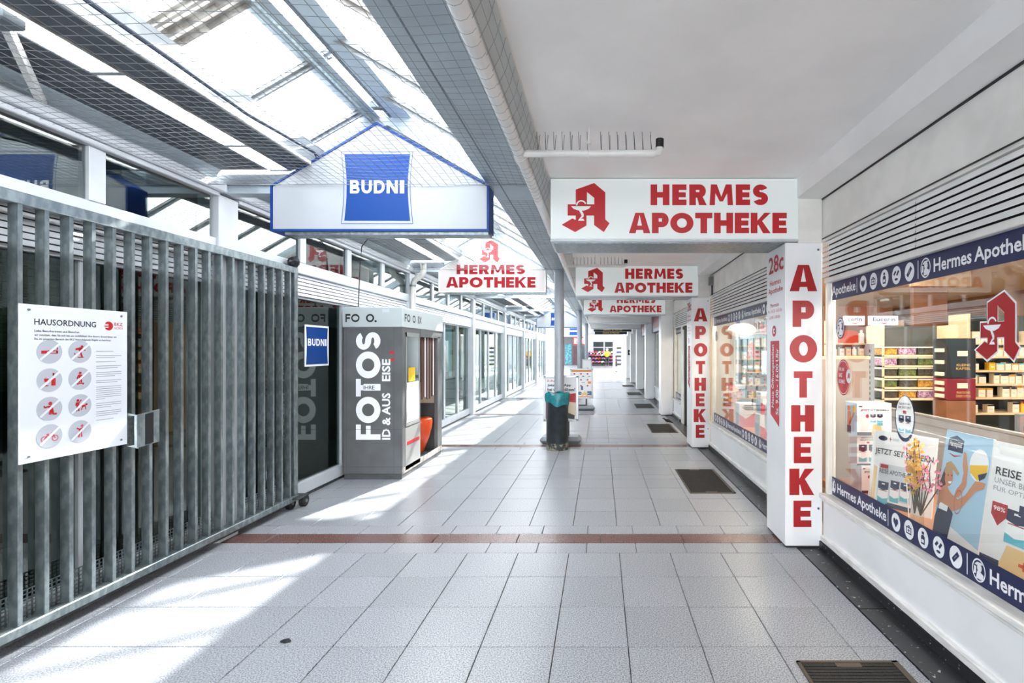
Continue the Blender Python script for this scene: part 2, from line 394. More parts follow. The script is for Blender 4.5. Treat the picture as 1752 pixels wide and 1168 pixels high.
# ================================================================ FLOOR
floor = tag(B(-9, 12, -30, 60, -.2, -.014).build('floor', 'joint', base=(0, 0, -.2)), 'arcade floor of speckled grey granite tiles with red granite bands', kind='structure')
xs = [-3.10]+[.142+.3755*k for k in range(-8, 4)]+[1.50]
def rows_between(ymax):
    out = []; k = -3
    while True:
        b = 4.0335+D*k
        if b > ymax: break
        y = b-.0985
        out.append(('half', y-.193, y)); out.append(('band', y, y+.197)); y += .197; out.append(('half', y, y+.19)); y += .19
        pit = (D-.193-.197-.19-.19)/8
        for i in range(4): out.append(('tile', y, y+pit)); y += pit
        out.append(('half_tile', y, y+.19)); y += .19
        for i in range(4): out.append(('tile', y, y+pit)); y += pit
        k += 1
    return out
far = MB(); farband = MB(); n = 0; nb = 0
TM = {}
for kind, y0, y1 in rows_between(30):
    if kind == 'band': cols = [-3.1+.66*i-.2*(i > 0) for i in range(8)]+[1.47]
    elif kind == 'half': cols = [-3.10]+[x+.13 for x in xs[1:-1] if x+.13 < 1.36]+[1.5]
    else: cols = xs
    for i in range(len(cols)-1):
        x0, x1 = cols[i]+.002, cols[i+1]-.002; j = random.uniform(-.0006, .0006)
        # door mats are let into the floor
        if n < 288 and 1.9 < y0:
            key = (round(x1-x0, 3), round(y1-y0, 3), kind)
            if key not in TM:
                wd, dp = x1-x0, y1-y0-.004; bm = MB(); c = .0025
                bm.add([(0,0,-.014),(wd,0,-.014),(wd,dp,-.014),(0,dp,-.014),(0,0,-c),(wd,0,-c),(wd,dp,-c),(0,dp,-c),(c,c,0),(wd-c,c,0),(wd-c,dp-c,0),(c,dp-c,0)],
                       [(0,1,5,4),(1,2,6,5),(2,3,7,6),(3,0,4,7),(4,5,9,8),(5,6,10,9),(6,7,11,10),(7,4,8,11),(8,9,10,11)])
                t = bm.build('band_stone' if kind == 'band' else 'tile', 'red_granite' if kind == 'band' else 'granite', base=(0, 0, 0)); TM[key] = t.data; o = t
            else:
                o = bpy.data.objects.new('band_stone' if kind == 'band' else 'tile', TM[key]); COL.objects.link(o)
            o.parent = floor; o.location = (x0, y0+.002, .2+j); n += 1
        else:
            (farband if kind == 'band' else far).box(x0, x1, y0+.002, y1-.002, -.014, j)
tag(far.build('tile', 'granite', floor), kind='stuff'); tag(farband.build('band_stone', 'red_granite', floor), kind='stuff')
B(-9, 12, 30.0, 60, -.014, 0).build('forecourt_paving', 'granite', floor); B(-9, 12, -30, -7.9, -.014, 0).build('forecourt_paving', 'granite', floor)
ys = -1.0
while ys < 27:                                                     # dark stone border along the shop front
    B(1.504, 1.70, ys+.003, ys+1.307, -.014, .001).build('border_stone', 'black_granite', floor); ys += 1.31

# ================================================================ RIGHT: pillars, ceiling, shop front
def pillar(k, label):
    y = P0+D*k; r = thing('pillar', label, None, (1.55, y+.2, 0), kind='structure')
    r['group'] = 'square pillars along the shop front'
    MB().box(1.41, 1.695, y, y+.43, .012, 2.325, c=.006).build('cladding', 'white_clad', r)
    B(1.42, 1.69, y+.006, y+.424, 0, .012).build('plinth', 'joint', r)
    B(1.515, 1.70, y+.02, y+.41, 2.325, 2.82).build('core', 'cream_paint', r); return r
plab = ['near white pillar with large red vertical letters and yellowed opening-hours print', 'second white pillar with red vertical letters behind the first display window',
        'plain white pillar just past the shop entrance and pigeon', 'plain white pillar beyond the entrance pillar, fourth from the front', 'fifth plain white pillar, before the black sign boxes',
        'sixth plain white pillar below the first black sign box', 'last white pillar carrying a small black box']
PIL = [pillar(k, plab[k]) for k in range(7)]
cl = tag(B(-.40, 1.72, -8, 38, 2.82, 3.1).build('ceiling', 'ceiling_paint', base=(0, 0, 2.82)), 'flat off-white ceiling over the covered walk', kind='structure')
B(-.40, -.385, -8, 28.2, 2.80, 2.82).build('edge_strip', 'pipe_dirty', cl)
tag(B(1.5, 1.80, -8, 28.2, 2.664, 2.82).build('beam', 'ceiling_paint', base=(1.6, 0, 2.66)), 'long white downstand beam above the shop windows', kind='structure')
wr = tag(B(1.705, 1.80, -8, 28.2, 2.335, 2.66).build('wall_right', 'cream_paint', base=(1.75, 0, 2.33)), 'cream upper wall band above the louvres', kind='structure')
B(1.695, 1.705, -8, 28.2, 2.655, 2.664).build('shadow_gap', 'black', wr)
B(1.698, 1.706, -8, 28.2, 2.353, 2.359).build('shadow_gap', 'black', wr)
wi = [0]
def right_bay(k, window=True, door=False, split=None):
    y0, y1 = P0+D*(k-1)+.43, P0+D*k; wi[0] += 1
    wn = thing('window_%d' % wi[0], ['first pharmacy display window', 'second pharmacy display window behind the lettered pillars', 'pharmacy entrance front with sliding pane', 'shop front past the pharmacy entrance', 'plain shop front further down the walk', 'far plain shop front', 'farthest plain shop front'][k]+' under grey-white louvres', None, (1.75, (y0+y1)/2, 0), kind='structure')
    # louvres: seven slats in two lengths
    B(1.745, 1.76, y0, y1, 2.05, 2.335).build('louvre_back', 'joint', wn)
    sp = split if split else (y0+y1)/2
    for i in range(7):
        z = 2.312-.0385*i
        for a, b in ((y0+.005, sp-.004), (sp+.004, y1-.005)):
            MB().prism([(1.694, a, z+.003), (1.742, a, z+.006), (1.742, a, z-.006), (1.706, a, z-.016), (1.689, a, z-.027), (1.687, a, z-.024)], (0, b-a, 0)).build('slat', 'slat_alu', wn)
        if k < 2: B(1.690, 1.696, sp-.012, sp+.004, z-.024, z-.016).build('clip', 'black', wn)
    B(1.69, 1.76, y0, y1, 2.325, 2.335).build('top_rail', 'cream_paint', wn)
    B(1.705, 1.77, y0, y1, 2.012, 2.05, c=.004).build('head_frame', 'cream_paint', wn)
    ya = y0
    if door:
        B(1.70, 1.78, 10.3, 10.62, 0, 2.012).build('frame_post', 'cream_paint', wn); B(1.72, 1.78, 10.22, 10.3, 0, 2.012).build('frame_post', 'black', wn)
        MB().box(1.66, 1.72, 10.1, 10.2, 1.93, 1.99, c=.01).build('door_sensor', 'black', wn); ya = 10.62
    for a in (ya, y1-.045): MB().box(1.715, 1.775, a, a+.045, .10, 2.012, c=.004).build('frame_post', 'cream_paint', wn)
    B(1.748, 1.756, ya+.04, y1-.04, .42, 2.014).build('pane', 'pane_right', wn)
    MB().box(1.665, 1.775, ya, y1, .385, .42, c=.006).build('sill', 'sill_paint', wn)
    MB().box(1.69, 1.775, ya, y1, .355, .385, c=.004).build('sill', 'sill_paint', wn)
    B(1.70, 1.775, ya, y1, .10, .355).build('plinth_panel', 'white_clad', wn)
    MB().box(1.675, 1.775, ya, y1, .055, .10, c=.006).build('plinth_rail', 'sill_paint', wn)
    B(1.668, 1.775, ya, y1, .0, .055).build('plinth_base', 'black_granite', wn); return wn
right_bay(0, split=2.70)
right_bay(1, split=6.15); right_bay(2, door=True)
for k in range(3, 7): right_bay(k)
tag(B(1.80, 9, -8, 28.2, 2.45, 2.55).build('ceiling_shop', 'shop_wall', base=(4, 4, 2.5)), 'cream ceiling inside the pharmacy', kind='structure')['label'] = 'cream ceiling inside the pharmacy'
tag(B(1.80, 9, 11.72, 11.8, 0, 2.5).build('wall_shop_back', 'shop_wall', base=(4, 11.7, 0)), 'cream back wall of the pharmacy', kind='structure')
tag(B(6.6, 6.7, -6, 11.7, 0, 2.5).build('wall_shop_side', 'shop_brown', base=(6.6, 3, 0)), 'brown side wall of the pharmacy', kind='structure')
tag(B(1.80, 9, -6, 11.7, -.01, .004).build('floor_shop', 'shop_floor', base=(4, 3, 0)), 'beige floor inside the pharmacy', kind='structure')
tag(B(1.80, 2.6, 12, 28, 0, 2.5).build('wall_shop_far', 'cream_paint', base=(2, 20, 0)), 'pale interior of the shops past the pharmacy', kind='structure')

# fascia sign boxes of the shops past the entrance
for k, lab in ((3, 'dark fascia box with reddish panel over the shop past the entrance'), (4, 'dark fascia box further down, over the next shop')):
    y = P0+D*k; t = thing('fascia_box', lab, 'sign', (1.6, y-.9, 2.07), 'fascia boxes above far shops')
    MB().box(1.58, 1.688, y-2.6, y-.12, 2.05, 2.58, c=.01).build('casing', 'navy', t); B(1.574, 1.58, y-2.4, y-.5, 2.15, 2.5).build('panel', 'burgundy', t)

# ================================================================ COLUMNS, EDGE BEAM, PIPE
for k, lab in ((1, 'round grey steel column behind the litter bin'), (3, 'second round grey steel column, behind the poster boards'), (5, 'third round grey steel column, farthest along the edge beam')):
    y = P0+D*k+.215; c = thing('column', lab, None, (-.65, y, 0), kind='structure')
    MB().lathe([(.078, 0), (.078, 2.77)], (-.65, y, 0), 28).build('shaft', 'column_grey', c, smooth=True)
    MB().lathe([(.10, 0), (.10, .012), (.085, .02)], (-.65, y, 0), 24).build('foot_ring', 'column_grey', c, smooth=True)
    MB().box(-.76, -.565, y-.1, y+.1, 2.765, 2.777).build('head_plate', 'beam_grey', c)
eb = thing('beam', 'grey steel edge beam running above the round columns', None, (-.66, 0, 2.78), kind='structure')
MB().box(-.766, -.562, -8, 31, 2.777, 2.795).build('bottom_flange', 'beam_grey', eb)
B(-.68, -.65, -8, 31, 2.795, 3.02).build('web', 'beam_grey', eb); B(-.766, -.562, -8, 31, 3.02, 3.04).build('top_flange', 'beam_grey', eb)
B(-.790, -.770, -8, 31, 2.80, 2.93).build('side_plate', 'beam_dark', eb)
B(-.875, -.79, -8, 31, 2.80, 2.82).build('eave_flange', 'beam_grey', eb); B(-.885, -.873, -8, 31, 2.80, 2.99).build('eave_plate', 'beam_grey', eb)
B(-.53, -.40, -8, 31, 2.835, 2.85).build('cover_plate', 'pipe_dirty', eb); B(-.556, -.53, -8, 31, 2.78, 3.0).build('dark_gap_strip', 'black', eb)  # black strip paints the dark gap between beam and pipe
pp = tag(MB().tube([(-.478, -8, 2.665), (-.478, 28, 2.665)], .034, 14).build('gutter_pipe', 'pipe_white', base=(-.478, 4, 2.63), smooth=True), 'long white drain pipe under the ceiling edge', 'pipe')
for i in range(8): MB().tube([(-.478, 1.1+1.9*i, 2.665), (-.478, 1.17+1.9*i, 2.665)], .039, 14).build('sleeve', 'pipe_white', pp, smooth=True)
def side_pipe(y, lab, x1=.338):
    t = thing('drain_pipe', lab, 'pipe', (-.05, y, 2.66), 'white branch pipes with bird spikes'); z = 2.662
    MB().tube([(-.45, y, z), (x1-.03, y, z), (x1, y, z+.006), (x1+.012, y, z+.04)], .021, 12).build('pipe', 'pipe_white', t, smooth=True)
    MB().tube([(x1+.012, y, z+.035), (x1+.013, y, z+.085)], .024, 12).build('end_cap', 'black', t, smooth=True)
    MB().tube([(x1-.07, y, z), (x1-.02, y, z)], .024, 12).build('sleeve', 'pipe_white', t, smooth=True)
    MB().tube([(-.067, y, z+.02), (-.067, y, 2.82)], .006, 8).tube([(-.067, y, z+.055), (-.067, y, z+.075)], .013, 8).build('hanger', 'pipe_white', t)
    MB().tube([(-.067, y-.0, z-.025), (-.067, y-.024, z), (-.067, y, z+.026), (-.067, y+.024, z), (-.067, y, z-.025)], .005, 6).build('clamp', 'pipe_white', t)
    for i in range(14):
        x = -.37+.64*i/13+(.03 if i > 6 else 0)
        s = MB().tube([(x, y, z+.02), (x-.004, y-.003, z+.128)], .0016, 5)
        s.tube([(x+.004, y, z+.02), (x+.011-.001*i, y+.03, z+.122)], .0016, 5); s.build('spike', 'galv_dark', t)
side_pipe(2.97, 'white branch pipe with bird spikes in front of the nearest red sign'); side_pipe(6.90, 'white branch pipe with bird spikes in front of the second red sign')

# ================================================================ ROOF
RX, RZ, TAN = -1.68, 3.45, .577
rf = thing('roof', 'glazed pitched roof with grey steel bars over the arcade', None, (RX, 4, 3.0), kind='structure')
zr = lambda x: RZ-abs(x-RX)*TAN
for x0, x1 in ((-1.90, -1.735), (-1.635, -1.49)):
    B(x0, x1, -8, 31, 3.335, 3.345).build('ridge_flange', 'beam_grey', rf); B((x0+x1)/2-.012, (x0+x1)/2+.012, -8, 31, 3.345, 3.42).build('ridge_web', 'beam_dark', rf)
MB().tube([(-1.79, -8, 3.30), (-1.79, 31, 3.30)], .016, 6).build('ridge_rail', 'galv', rf)
MB().tube([(-1.655, -8, 3.345), (-1.655, 31, 3.345)], .012, 6).build('ridge_rail', 'beam_dark', rf)
B(-2.33, -2.25, -8, 31, 2.975, 3.06).build('eave_purlin', 'frame_alu', rf)
B(-2.20, -2.18, -8, 31, 2.90, 3.08).build('gutter_plate', 'frame_alu', rf); B(-2.18, -2.165, -8, 31, 2.895, 2.92).build('eave_rail', 'pipe_white', rf)
B(-2.29, -2.245, -8, 31, 2.965, 2.976).build('eave_rail', 'rusty', rf)
yb = P0+.13-.35-.655*21+.25; RS = -.22
i = 0; pitch = D/6
while yb < 30.5:
    wide = (i % 6 == 1)
    for sgn in (-1, 1):
        xe = -2.31 if sgn < 0 else -.87; xt = RX+sgn*.03; hw = .026
        yb_ = yb; yb = yb+(RS if sgn > 0 else 0)
        for o in ((-.075, 0, .075) if wide and sgn < 0 else (0,)):
            MB().prism([(xt, yb+o-hw, zr(xt)-.035), (xe, yb+o-hw, zr(xe)-.035), (xe, yb+o-hw, zr(xe)-.004), (xt, yb+o-hw, zr(xt)-.004)], (0, 2*hw, 0)).prism([(xt, yb+o-.008, zr(xt)-.06), (xe, yb+o-.008, zr(xe)-.06), (xe, yb+o-.008, zr(xe)-.03), (xt, yb+o-.008, zr(xt)-.03)], (0, .016, 0)).build('glazing_bar', 'rusty' if wide else 'frame_alu', rf)
        a, b = yb+hw, yb+pitch-hw
        MB().prism([(xt, a, zr(xt)-.016), (xe, a, zr(xe)-.016), (xe, a, zr(xe)-.006), (xt, a, zr(xt)-.006)], (0, b-a, 0)).build('roof_pane', 'pane_roof', rf)
        yb = yb_
    if i % 3 == 0: B(-1.76, -1.61, yb-.03, yb+.03, 3.36, 3.40).build('ridge_spacer', 'beam_dark', rf)
    yb += pitch; i += 1
# eave soffit on the left: dark boards, a strip of daylight panes and a sloping grey fascia
sf = thing('soffit', 'dark grey soffit boards with a strip of frosted panes on the left', None, (-2.6, 4, 2.9), kind='structure')
for k in range(-2, 7):
    y0, y1 = P0+D*(k-1)+.3, P0+D*k+.06
    B(-2.93, -2.57, y0, y1, 2.9, 2.92).build('soffit_board', 'soffit_grey', sf); B(-2.40, -2.20, y0, y1, 2.9, 2.92).build('soffit_board', 'soffit_grey', sf)
    m = y0+(y1-y0)*.63
    for a, b in ((y0, y0+1.12), (y0+1.15, m), (m+.03, m+.9), (m+.95, y1)):
        B(-2.57, -2.40, a, b, 2.905, 2.913).build('soffit_pane', 'pane_frosted', sf); B(-2.57, -2.40, b, b+.03, 2.9, 2.92).build('soffit_bar', 'frame_alu', sf)
    B(-2.405, -2.395, y0, y1, 2.892, 2.905).build('soffit_edge', 'rusty', sf)
    MB().prism([(-2.93, y0, 2.9), (-3.02, y0, 2.80), (-3.03, y0, 2.81), (-2.94, y0, 2.915)], (0, y1-y0, 0)).build('fascia_panel', 'beam_grey', sf)
# gable frames
GY = lambda k: P0+D*k+.13
for k in range(0, 8):
    y = GY(k); g = thing('roof_frame', ['grey steel gable frame behind the blue-edged sign', 'grey steel gable frame behind the red-lettered gable sign', 'third steel gable frame, without a sign', 'fourth steel gable frame, without a sign', 'fifth steel gable frame behind the far blue sign', 'sixth steel gable frame', 'seventh steel gable frame', 'last steel gable frame at the far end'][k], None, (RX, y, 2.74), kind='structure')
    for sgn, xe in ((-1, -2.5), (1, -.86)):
        MB().prism([(RX, y, zr(RX)-.02), (xe, y, zr(xe)-.02), (xe, y, zr(xe)-.17), (RX, y, zr(RX)-.17)], (0, .11, 0)).build('rafter', 'beam_grey', g)
    B(-3.02, -.86, y, y+.11, 2.74, 2.80).build('tie_beam', 'beam_grey', g)
    if k in (0, 1, 4, 7): MB().prism([(-2.5, y+.04, 2.80), (-.88, y+.04, 2.80), (-.88, y+.04, 2.92), (RX, y+.04, 3.36), (-2.5, y+.04, 2.90)], (0, .02, 0)).build('infill_panel', 'beam_grey', g)
    B(-3.02, -2.45, y-.02, y+.13, 2.80, 2.885).build('wall_bracket', 'beam_dark', g)

# ================================================================ LEFT shop front, one window per bay
def left_bay(k):
    y1 = P0+D*k+.19; y0 = y1-D
    wn = thing('window_%d' % (8+k), ['dark shop front behind the sliding gate', 'shop front behind the photo booth with blue poster', 'shop front with portrait posters inside', 'fourth shop front on the left with posters', 'fifth shop front on the left', 'sixth shop front on the left', 'seventh shop front at the far left end'][k]+' under a clerestory', None, (-3.1, (y0+y1)/2, 0), kind='structure')
    MB().box(-3.14, -2.965, y1-.11, y1+.10, 0, 2.72, c=.006).build('post', 'white_alu', wn)
    a, b = y0+.10, y1-.11; st = (b-a)/4
    B(-3.13, -3.05, a, b, 0, .03).build('base_strip', 'galv_dark', wn)
    MB().box(-3.13, -3.045, a, b, .03, .16, c=.005).build('bottom_rail', 'white_alu', wn)
    B(-3.13, -3.045, a, b, 2.03, 2.05).build('head_rail', 'white_alu', wn)
    B(-3.14, -3.06, a, b, 2.05, 2.27).build('louvre_back', 'booth_dark', wn)
    for i in range(6):
        z = 2.265-.0365*i
        MB().prism([(-3.025, a, z+.001), (-3.062, a, z+.003), (-3.062, a, z-.012), (-3.035, a, z-.020), (-3.018, a, z-.030), (-3.016, a, z-.027)], (0, b-a, 0)).build('slat', 'slat_left', wn)
    MB().box(-3.06, -2.985, a, b, 2.27, 2.38, c=.005).build('middle_rail', 'white_alu', wn)
    MB().box(-3.06, -2.955, a, b, 2.70, 2.735, c=.005).build('top_rail', 'white_alu', wn)
    MB().box(-3.06, -2.93, y0-.09, y1-.09, 2.735, 2.81, c=.01).build('eave_profile', 'white_alu', wn)
    for i in range(4):
        s, e = a+st*i, a+st*(i+1)
        B(-3.092, -3.085, s+.03, e-.03, .16, 2.03).build('pane', 'pane_left' if k < 2 else 'pane_left_clear', wn); B(-3.012, -3.005, s+.04, e-.04, 2.38, 2.70).build('pane', 'pane_upper', wn)
        if i < 3:
            MB().box(-3.12, -3.06, e-.032, e+.032, .16, 2.03, c=.004).build('mullion', 'white_alu', wn); MB().box(-3.05, -2.98, e-.05, e+.05, 2.38, 2.70, c=.004).build('mullion', 'white_alu', wn)
    return wn
for k in range(0, 7): left_bay(k)
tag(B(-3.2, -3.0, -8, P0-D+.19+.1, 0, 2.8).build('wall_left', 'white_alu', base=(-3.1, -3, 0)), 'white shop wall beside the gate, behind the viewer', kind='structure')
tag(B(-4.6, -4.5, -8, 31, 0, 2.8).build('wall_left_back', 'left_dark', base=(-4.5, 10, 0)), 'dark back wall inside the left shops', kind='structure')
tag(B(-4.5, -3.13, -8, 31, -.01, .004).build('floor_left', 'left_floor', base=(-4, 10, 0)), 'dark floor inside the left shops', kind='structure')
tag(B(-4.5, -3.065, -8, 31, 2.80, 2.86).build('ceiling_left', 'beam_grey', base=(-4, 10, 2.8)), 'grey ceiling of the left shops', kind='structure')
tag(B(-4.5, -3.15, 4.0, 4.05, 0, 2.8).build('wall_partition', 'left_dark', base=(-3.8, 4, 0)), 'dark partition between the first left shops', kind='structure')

# ================================================================ LIGHT BOX SIGNS
def lightbox(k, lab):
    y = P0+D*k; t = thing('sign_box', lab, 'sign', (.56, y, 2.32), 'red-lettered light boxes under the ceiling')
    x0, x1, z0, z1 = -.379, 1.51, 2.335, 2.812
    MB().box(x0, x1, y+.012, y+.42, z0, z1, c=.006).build('casing', 'white_clad', t)
    MB().box(x0, x1, y, y+.012, z0+.018, z1, c=.004).build('face', 'light_face', t)
    MB().box(x0-.002, x1+.002, y-.004, y+.424, z0-.004, z0+.014, c=.004).build('bottom_trim', 'white_alu', t)
    B(x0+.02, x1-.08, y+.02, y+.40, z0-.012, z0-.004).build('base_plate', 'galv', t)
    p = fr(y, .0015); m = MB(); wt = MB()
    q = lambda px, py: (X(px, P0), Z(py, P0))
    a = q(961, 397); b = q(1043, 313); pharmA(p, m, wt, a[0], a[1], b[0], b[1], 0)
    a = q(1113, 351); b = q(1314, 315.5); p.glyphs(m, 'HERMES', a[0], a[1], b[0], b[1], 0, .36, .27, .12)
    a = q(1076, 399); b = q(1346, 364); p.glyphs(m, 'APOTHEKE', a[0], a[1], b[0], b[1], 0, .36, .27, .07)
    m.build('lettering', 'red_lit', t); wt.build('emblem', 'light_face', t); return t
for k, lab in ((0, 'nearest white light box with red pharmacy lettering, under the ceiling'), (1, 'second white light box with red pharmacy lettering, behind the nearest one'), (2, 'third white light box with red lettering, half hidden behind the second')): lightbox(k, lab)
for k, lab in ((3, 'blank white sign box beyond the red-lettered ones'), (4, 'second blank white sign box, before the black ones')):
    y = P0+D*k; t = thing('sign_box', lab, 'sign', (.6, y, 2.35), 'blank white sign boxes')
    MB().box(-.37, 1.56, y, y+.42, 2.36, 2.812, c=.008).build('casing', 'ceiling_paint', t); MB().box(-.372, 1.562, y-.004, y+.424, 2.352, 2.372, c=.004).build('bottom_trim', 'white_alu', t)
for k, lab in ((5, 'black sign box with small gold lettering'), (6, 'farther black sign box with gold lettering, last before the forecourt')):
    y = P0+D*k; t = thing('sign_box', lab, 'sign', (.6, y, 2.4), 'black sign boxes with gold lettering')
    MB().box(-.30, 1.46, y, y+.25, 2.40, 2.56, c=.008).build('casing', 'black', t); p = fr(y, .003)
    p.text(MB(), 'Damen & Herren', .15, 2.44, 1.02, 2.53, 0, .01).build('lettering', 'gold', t) if False else None
    m = MB(); p.text(m, 'Damen & Herren', .15, 2.44, 1.02, 2.53, 0, .01); m.build('lettering', 'gold', t)
    B(-.40, 1.55, y, y+.25, 2.56, 2.82).build('upper_panel', 'ceiling_paint', t)

# ---- pillar lettering
def pillar_print(k):
    y = P0+D*k; r = PIL[k]; p = fr(y, .0015); m = MB(); q = lambda px, py: (X(px, P0), Z(py, P0))
    tops = (453, 514, 573, 635, 693, 747, 801.5, 856)
    wds = ((1351, 1398), (1356, 1393), (1351, 1398), (1358, 1390), (1353.5, 1393), (1358, 1388), (1350.5, 1393), (1357.5, 1388))
    for c, t0, (a, b) in zip('APOTHEKE', tops, wds):
        h = 47 if c == 'O' else 45; a0 = q(a, t0+h); b0 = q(b, t0); p.glyph(m, c, a0[0], a0[1], b0[0], b0[1], 0, .40 if c in 'HEKTP' else .34, .25)
    m.build('lettering', 'red_letter', r)
    # side print facing the walk: house number, name, hours
    s = Pl((1.4085, 0, 0), (0, -1, 0), (0, 0, 1), (-1, 0, 0)); d = MB(); e = MB(); wv = MB()
    u = lambda f: -(y+.42-.42*f)                                    # f = 0 at the rear edge, 1 at the front edge
    s.text(d, '28c', u(.12), 2.13, u(.92), 2.31-.04, 0, .02)
    s.text(e, 'Hermes', u(.18), 2.03, u(.78), 2.075, 0, .01); s.text(e, 'Apotheke', u(.1), 1.955, u(.88), 2.01, 0, .01)
    s.text(e, 'Pharmazie', u(.22), 1.855, u(.68), 1.885, 0); s.text(e, 'Mo - Fr 8.30 - 18.30 Uhr', u(.08), 1.81, u(.85), 1.835, 0); s.text(e, 'Sa 9.00 - 13.00 Uhr', u(.16), 1.76, u(.75), 1.785, 0)
    s.disc(d, u(.42), 1.66, .045, .045, 0); s.poly(wv, [(u(.42)+a*.02, 1.66+b*.02) for a, b in ((-1, -1), (1, -1), (1, -.4), (-.2, -.4), (-.2, .4), (1, .4), (1, 1), (-1, 1))], .001)
    s.poly(d, [(u(.22), .98), (u(.70), .90), (u(.70), 1.58), (u(.22), 1.58)], 0)
    tt = turned(s, u(.40), .99); tt.text(wv, 'Neue \u00d6ffnungszeiten', .05, -.02, .56, .055, .0012, .015)
    tt = turned(s, u(.63), .96); tt.text(wv, 'Sa. 9.00 - 16.00 Uhr', .03, -.02, .56, .045, .0012, .015)
    d.build('number_print', 'red_faded', r); e.build('opening_hours', 'red_faded', r); wv.build('strip_lettering', 'white_print', r)
    MB().tube([(1.66, y-.002, 2.27), (1.66, y-.006, 2.27)], .009, 10).build('screw', 'galv', r); MB().tube([(1.662, y-.002, .30), (1.662, y-.006, .30)], .009, 10).build('screw', 'galv', r)
pillar_print(0); pillar_print(1)
t = thing('black_box', 'small black wall box on the last pillar', 'box', (1.58, P0+D*6, 1.3)); y = P0+D*6
MB().box(1.50, 1.68, y-.06, y, 1.27, 1.55, c=.012).build('body', 'black', t); B(1.555, 1.605, y-.064, y-.06, 1.39, 1.44).build('sticker', 'white_print', t)
t = thing('junction_box', 'grey junction box with cable on the upper wall by the second red sign', 'box', (1.70, 7.62, 2.45))
MB().box(1.64, 1.70, 7.58, 7.66, 2.62-.13, 2.62, c=.006).build('body', 'frame_alu', t); MB().tube([(1.69, 7.62, 2.50), (1.69, 7.62, 2.34)], .012, 8).build('conduit', 'galv_dark', t)

# ================================================================ GABLE SIGNS
def gable(k, name, lab, trim, face, draw):
    y = P0+D*k-.06; t = thing('gable_sign', lab, 'sign', (-1.66, y, 2.4)); t['group'] = 'house-shaped signs under the glass roof'
    x0, x1, zb, ze, xa, za = X(472, P0), X(840, P0), Z(399, P0), Z(322, P0), X(651, P0), Z(215, P0)
    sh = lambda i: [(x0+i, zb+i), (x1-i, zb+i), (x1-i, ze-i*.3), (xa, za-i*1.15), (x0+i, ze-i*.3)]
    MB().prism([(a, y+.005, b) for a, b in sh(.004)], (0, .15, 0)).build('casing', trim if trim != 'pipe_white' else 'white_clad', t)
    MB().prism([(a, y, b) for a, b in sh(.012)], (0, .006, 0)).build('face', face, t)
    o, i_ = sh(0), sh(.017); mb = MB()
    for j in range(5):
        a, b, c, d = o[j], o[(j+1) % 5], i_[(j+1) % 5], i_[j]
        mb.prism([(a[0], y-.008, a[1]), (b[0], y-.008, b[1]), (c[0], y-.008, c[1]), (d[0], y-.008, d[1])], (0, .165, 0))
    mb.build('edge_trim', trim, t)
    B(x0+.10, x1-.01, y+.01, y+.14, zb-.022, zb).build('base_tray', 'galv', t)
    for xx in (x0+.3, x1-.3): B(xx-.02, xx+.02, y+.15, y+.19, ze-.2, ze+.12).build('bracket', 'beam_grey', t)
    draw(Pl((0, y, 0), (1, 0, 0), (0, 0, 1), (0, -1, 0)), t); return t
def waisted(p, mb, a0, b0, a1, b1, bow, d):
    n = 8; L_ = [(a0+bow*math.sin(math.pi*i/n), b0+(b1-b0)*i/n) for i in range(n+1)]; R_ = [(a1-bow*math.sin(math.pi*i/n), b1+(b0-b1)*i/n) for i in range(n+1)]
    R_ = [(a1-bow*math.sin(math.pi*i/n), b0+(b1-b0)*i/n) for i in range(n, -1, -1)]
    T_ = []
    return p.poly(mb, L_[::1]+R_, d) if False else p.poly(mb, R_[::-1]+L_[::-1], d)
def frame_lines(p, mb, a0, b0, a1, b1, bow, wd, d):
    n = 8
    for sgn, a in ((1, a0), (-1, a1)):
        pt = [(a+sgn*bow*math.sin(math.pi*i/n), b0+(b1-b0)*i/n) for i in range(n+1)]
        for i in range(n): p.line(mb, *pt[i], *pt[i+1], wd, d)
    p.line(mb, a0, b0, a1, b0, wd, d); p.line(mb, a0, b1, a1, b1, wd, d)
def blue_panel(p, t, q, full=True):
    m = MB(); a, b = q(596, 381), q(707, 269); waisted(p, m, a[0], a[1], b[0], b[1], .018, .0015); m.build('logo_panel', 'blue', t)
    m = MB(); a, b = q(591, 386), q(711.5, 265); frame_lines(p, m, a[0], a[1], b[0], b[1], .02, .004, .0015); m.build('logo_outline', 'blue', t)
    m = MB(); a, b = q(606, 335), q(697, 313); p.glyphs(m, 'BUDNI', a[0], a[1], b[0], b[1], .003, .26, .2, .16); m.build('lettering', 'white_print', t)
q0 = lambda px, py: (X(px, P0), Z(py, P0))
gable(0, 0, 'big house-shaped sign with blue edge and blue logo panel, nearest under the glass roof', 'blue_trim', 'gable_face', lambda p, t: blue_panel(p, t, q0))
def hermes_gable(p, t):
    m = MB(); wt = MB(); q = lambda px, py: ((px-VX)/F*(P0+D-.06)+.02, Z(py, P0+D-.06)+.01)
    a, b = q(779, 470), q(896, 454); p.glyphs(m, 'HERMES', a[0], a[1], b[0], b[1], .0015, .34, .26, .10)
    a, b = q(761, 493), q(914, 475); p.glyphs(m, 'APOTHEKE', a[0], a[1], b[0], b[1], .0015, .34, .26, .07); m.build('lettering', 'red_gable', t)
    m = MB(); a, b = q(818, 450), q(853, 411); pharmA(p, m, wt, a[0], a[1], b[0], b[1], .0015); m.build('emblem', 'red_letter', t); wt.build('chalice', 'white_print', t)
gable(1, 0, 'white house-shaped sign with red letters above the photo booth', 'pipe_white', 'gable_face_warm', hermes_gable)
gable(4, 0, 'small far house-shaped sign with blue edge, left of the first column', 'blue_trim', 'gable_face', lambda p, t: blue_panel(p, t, q0))
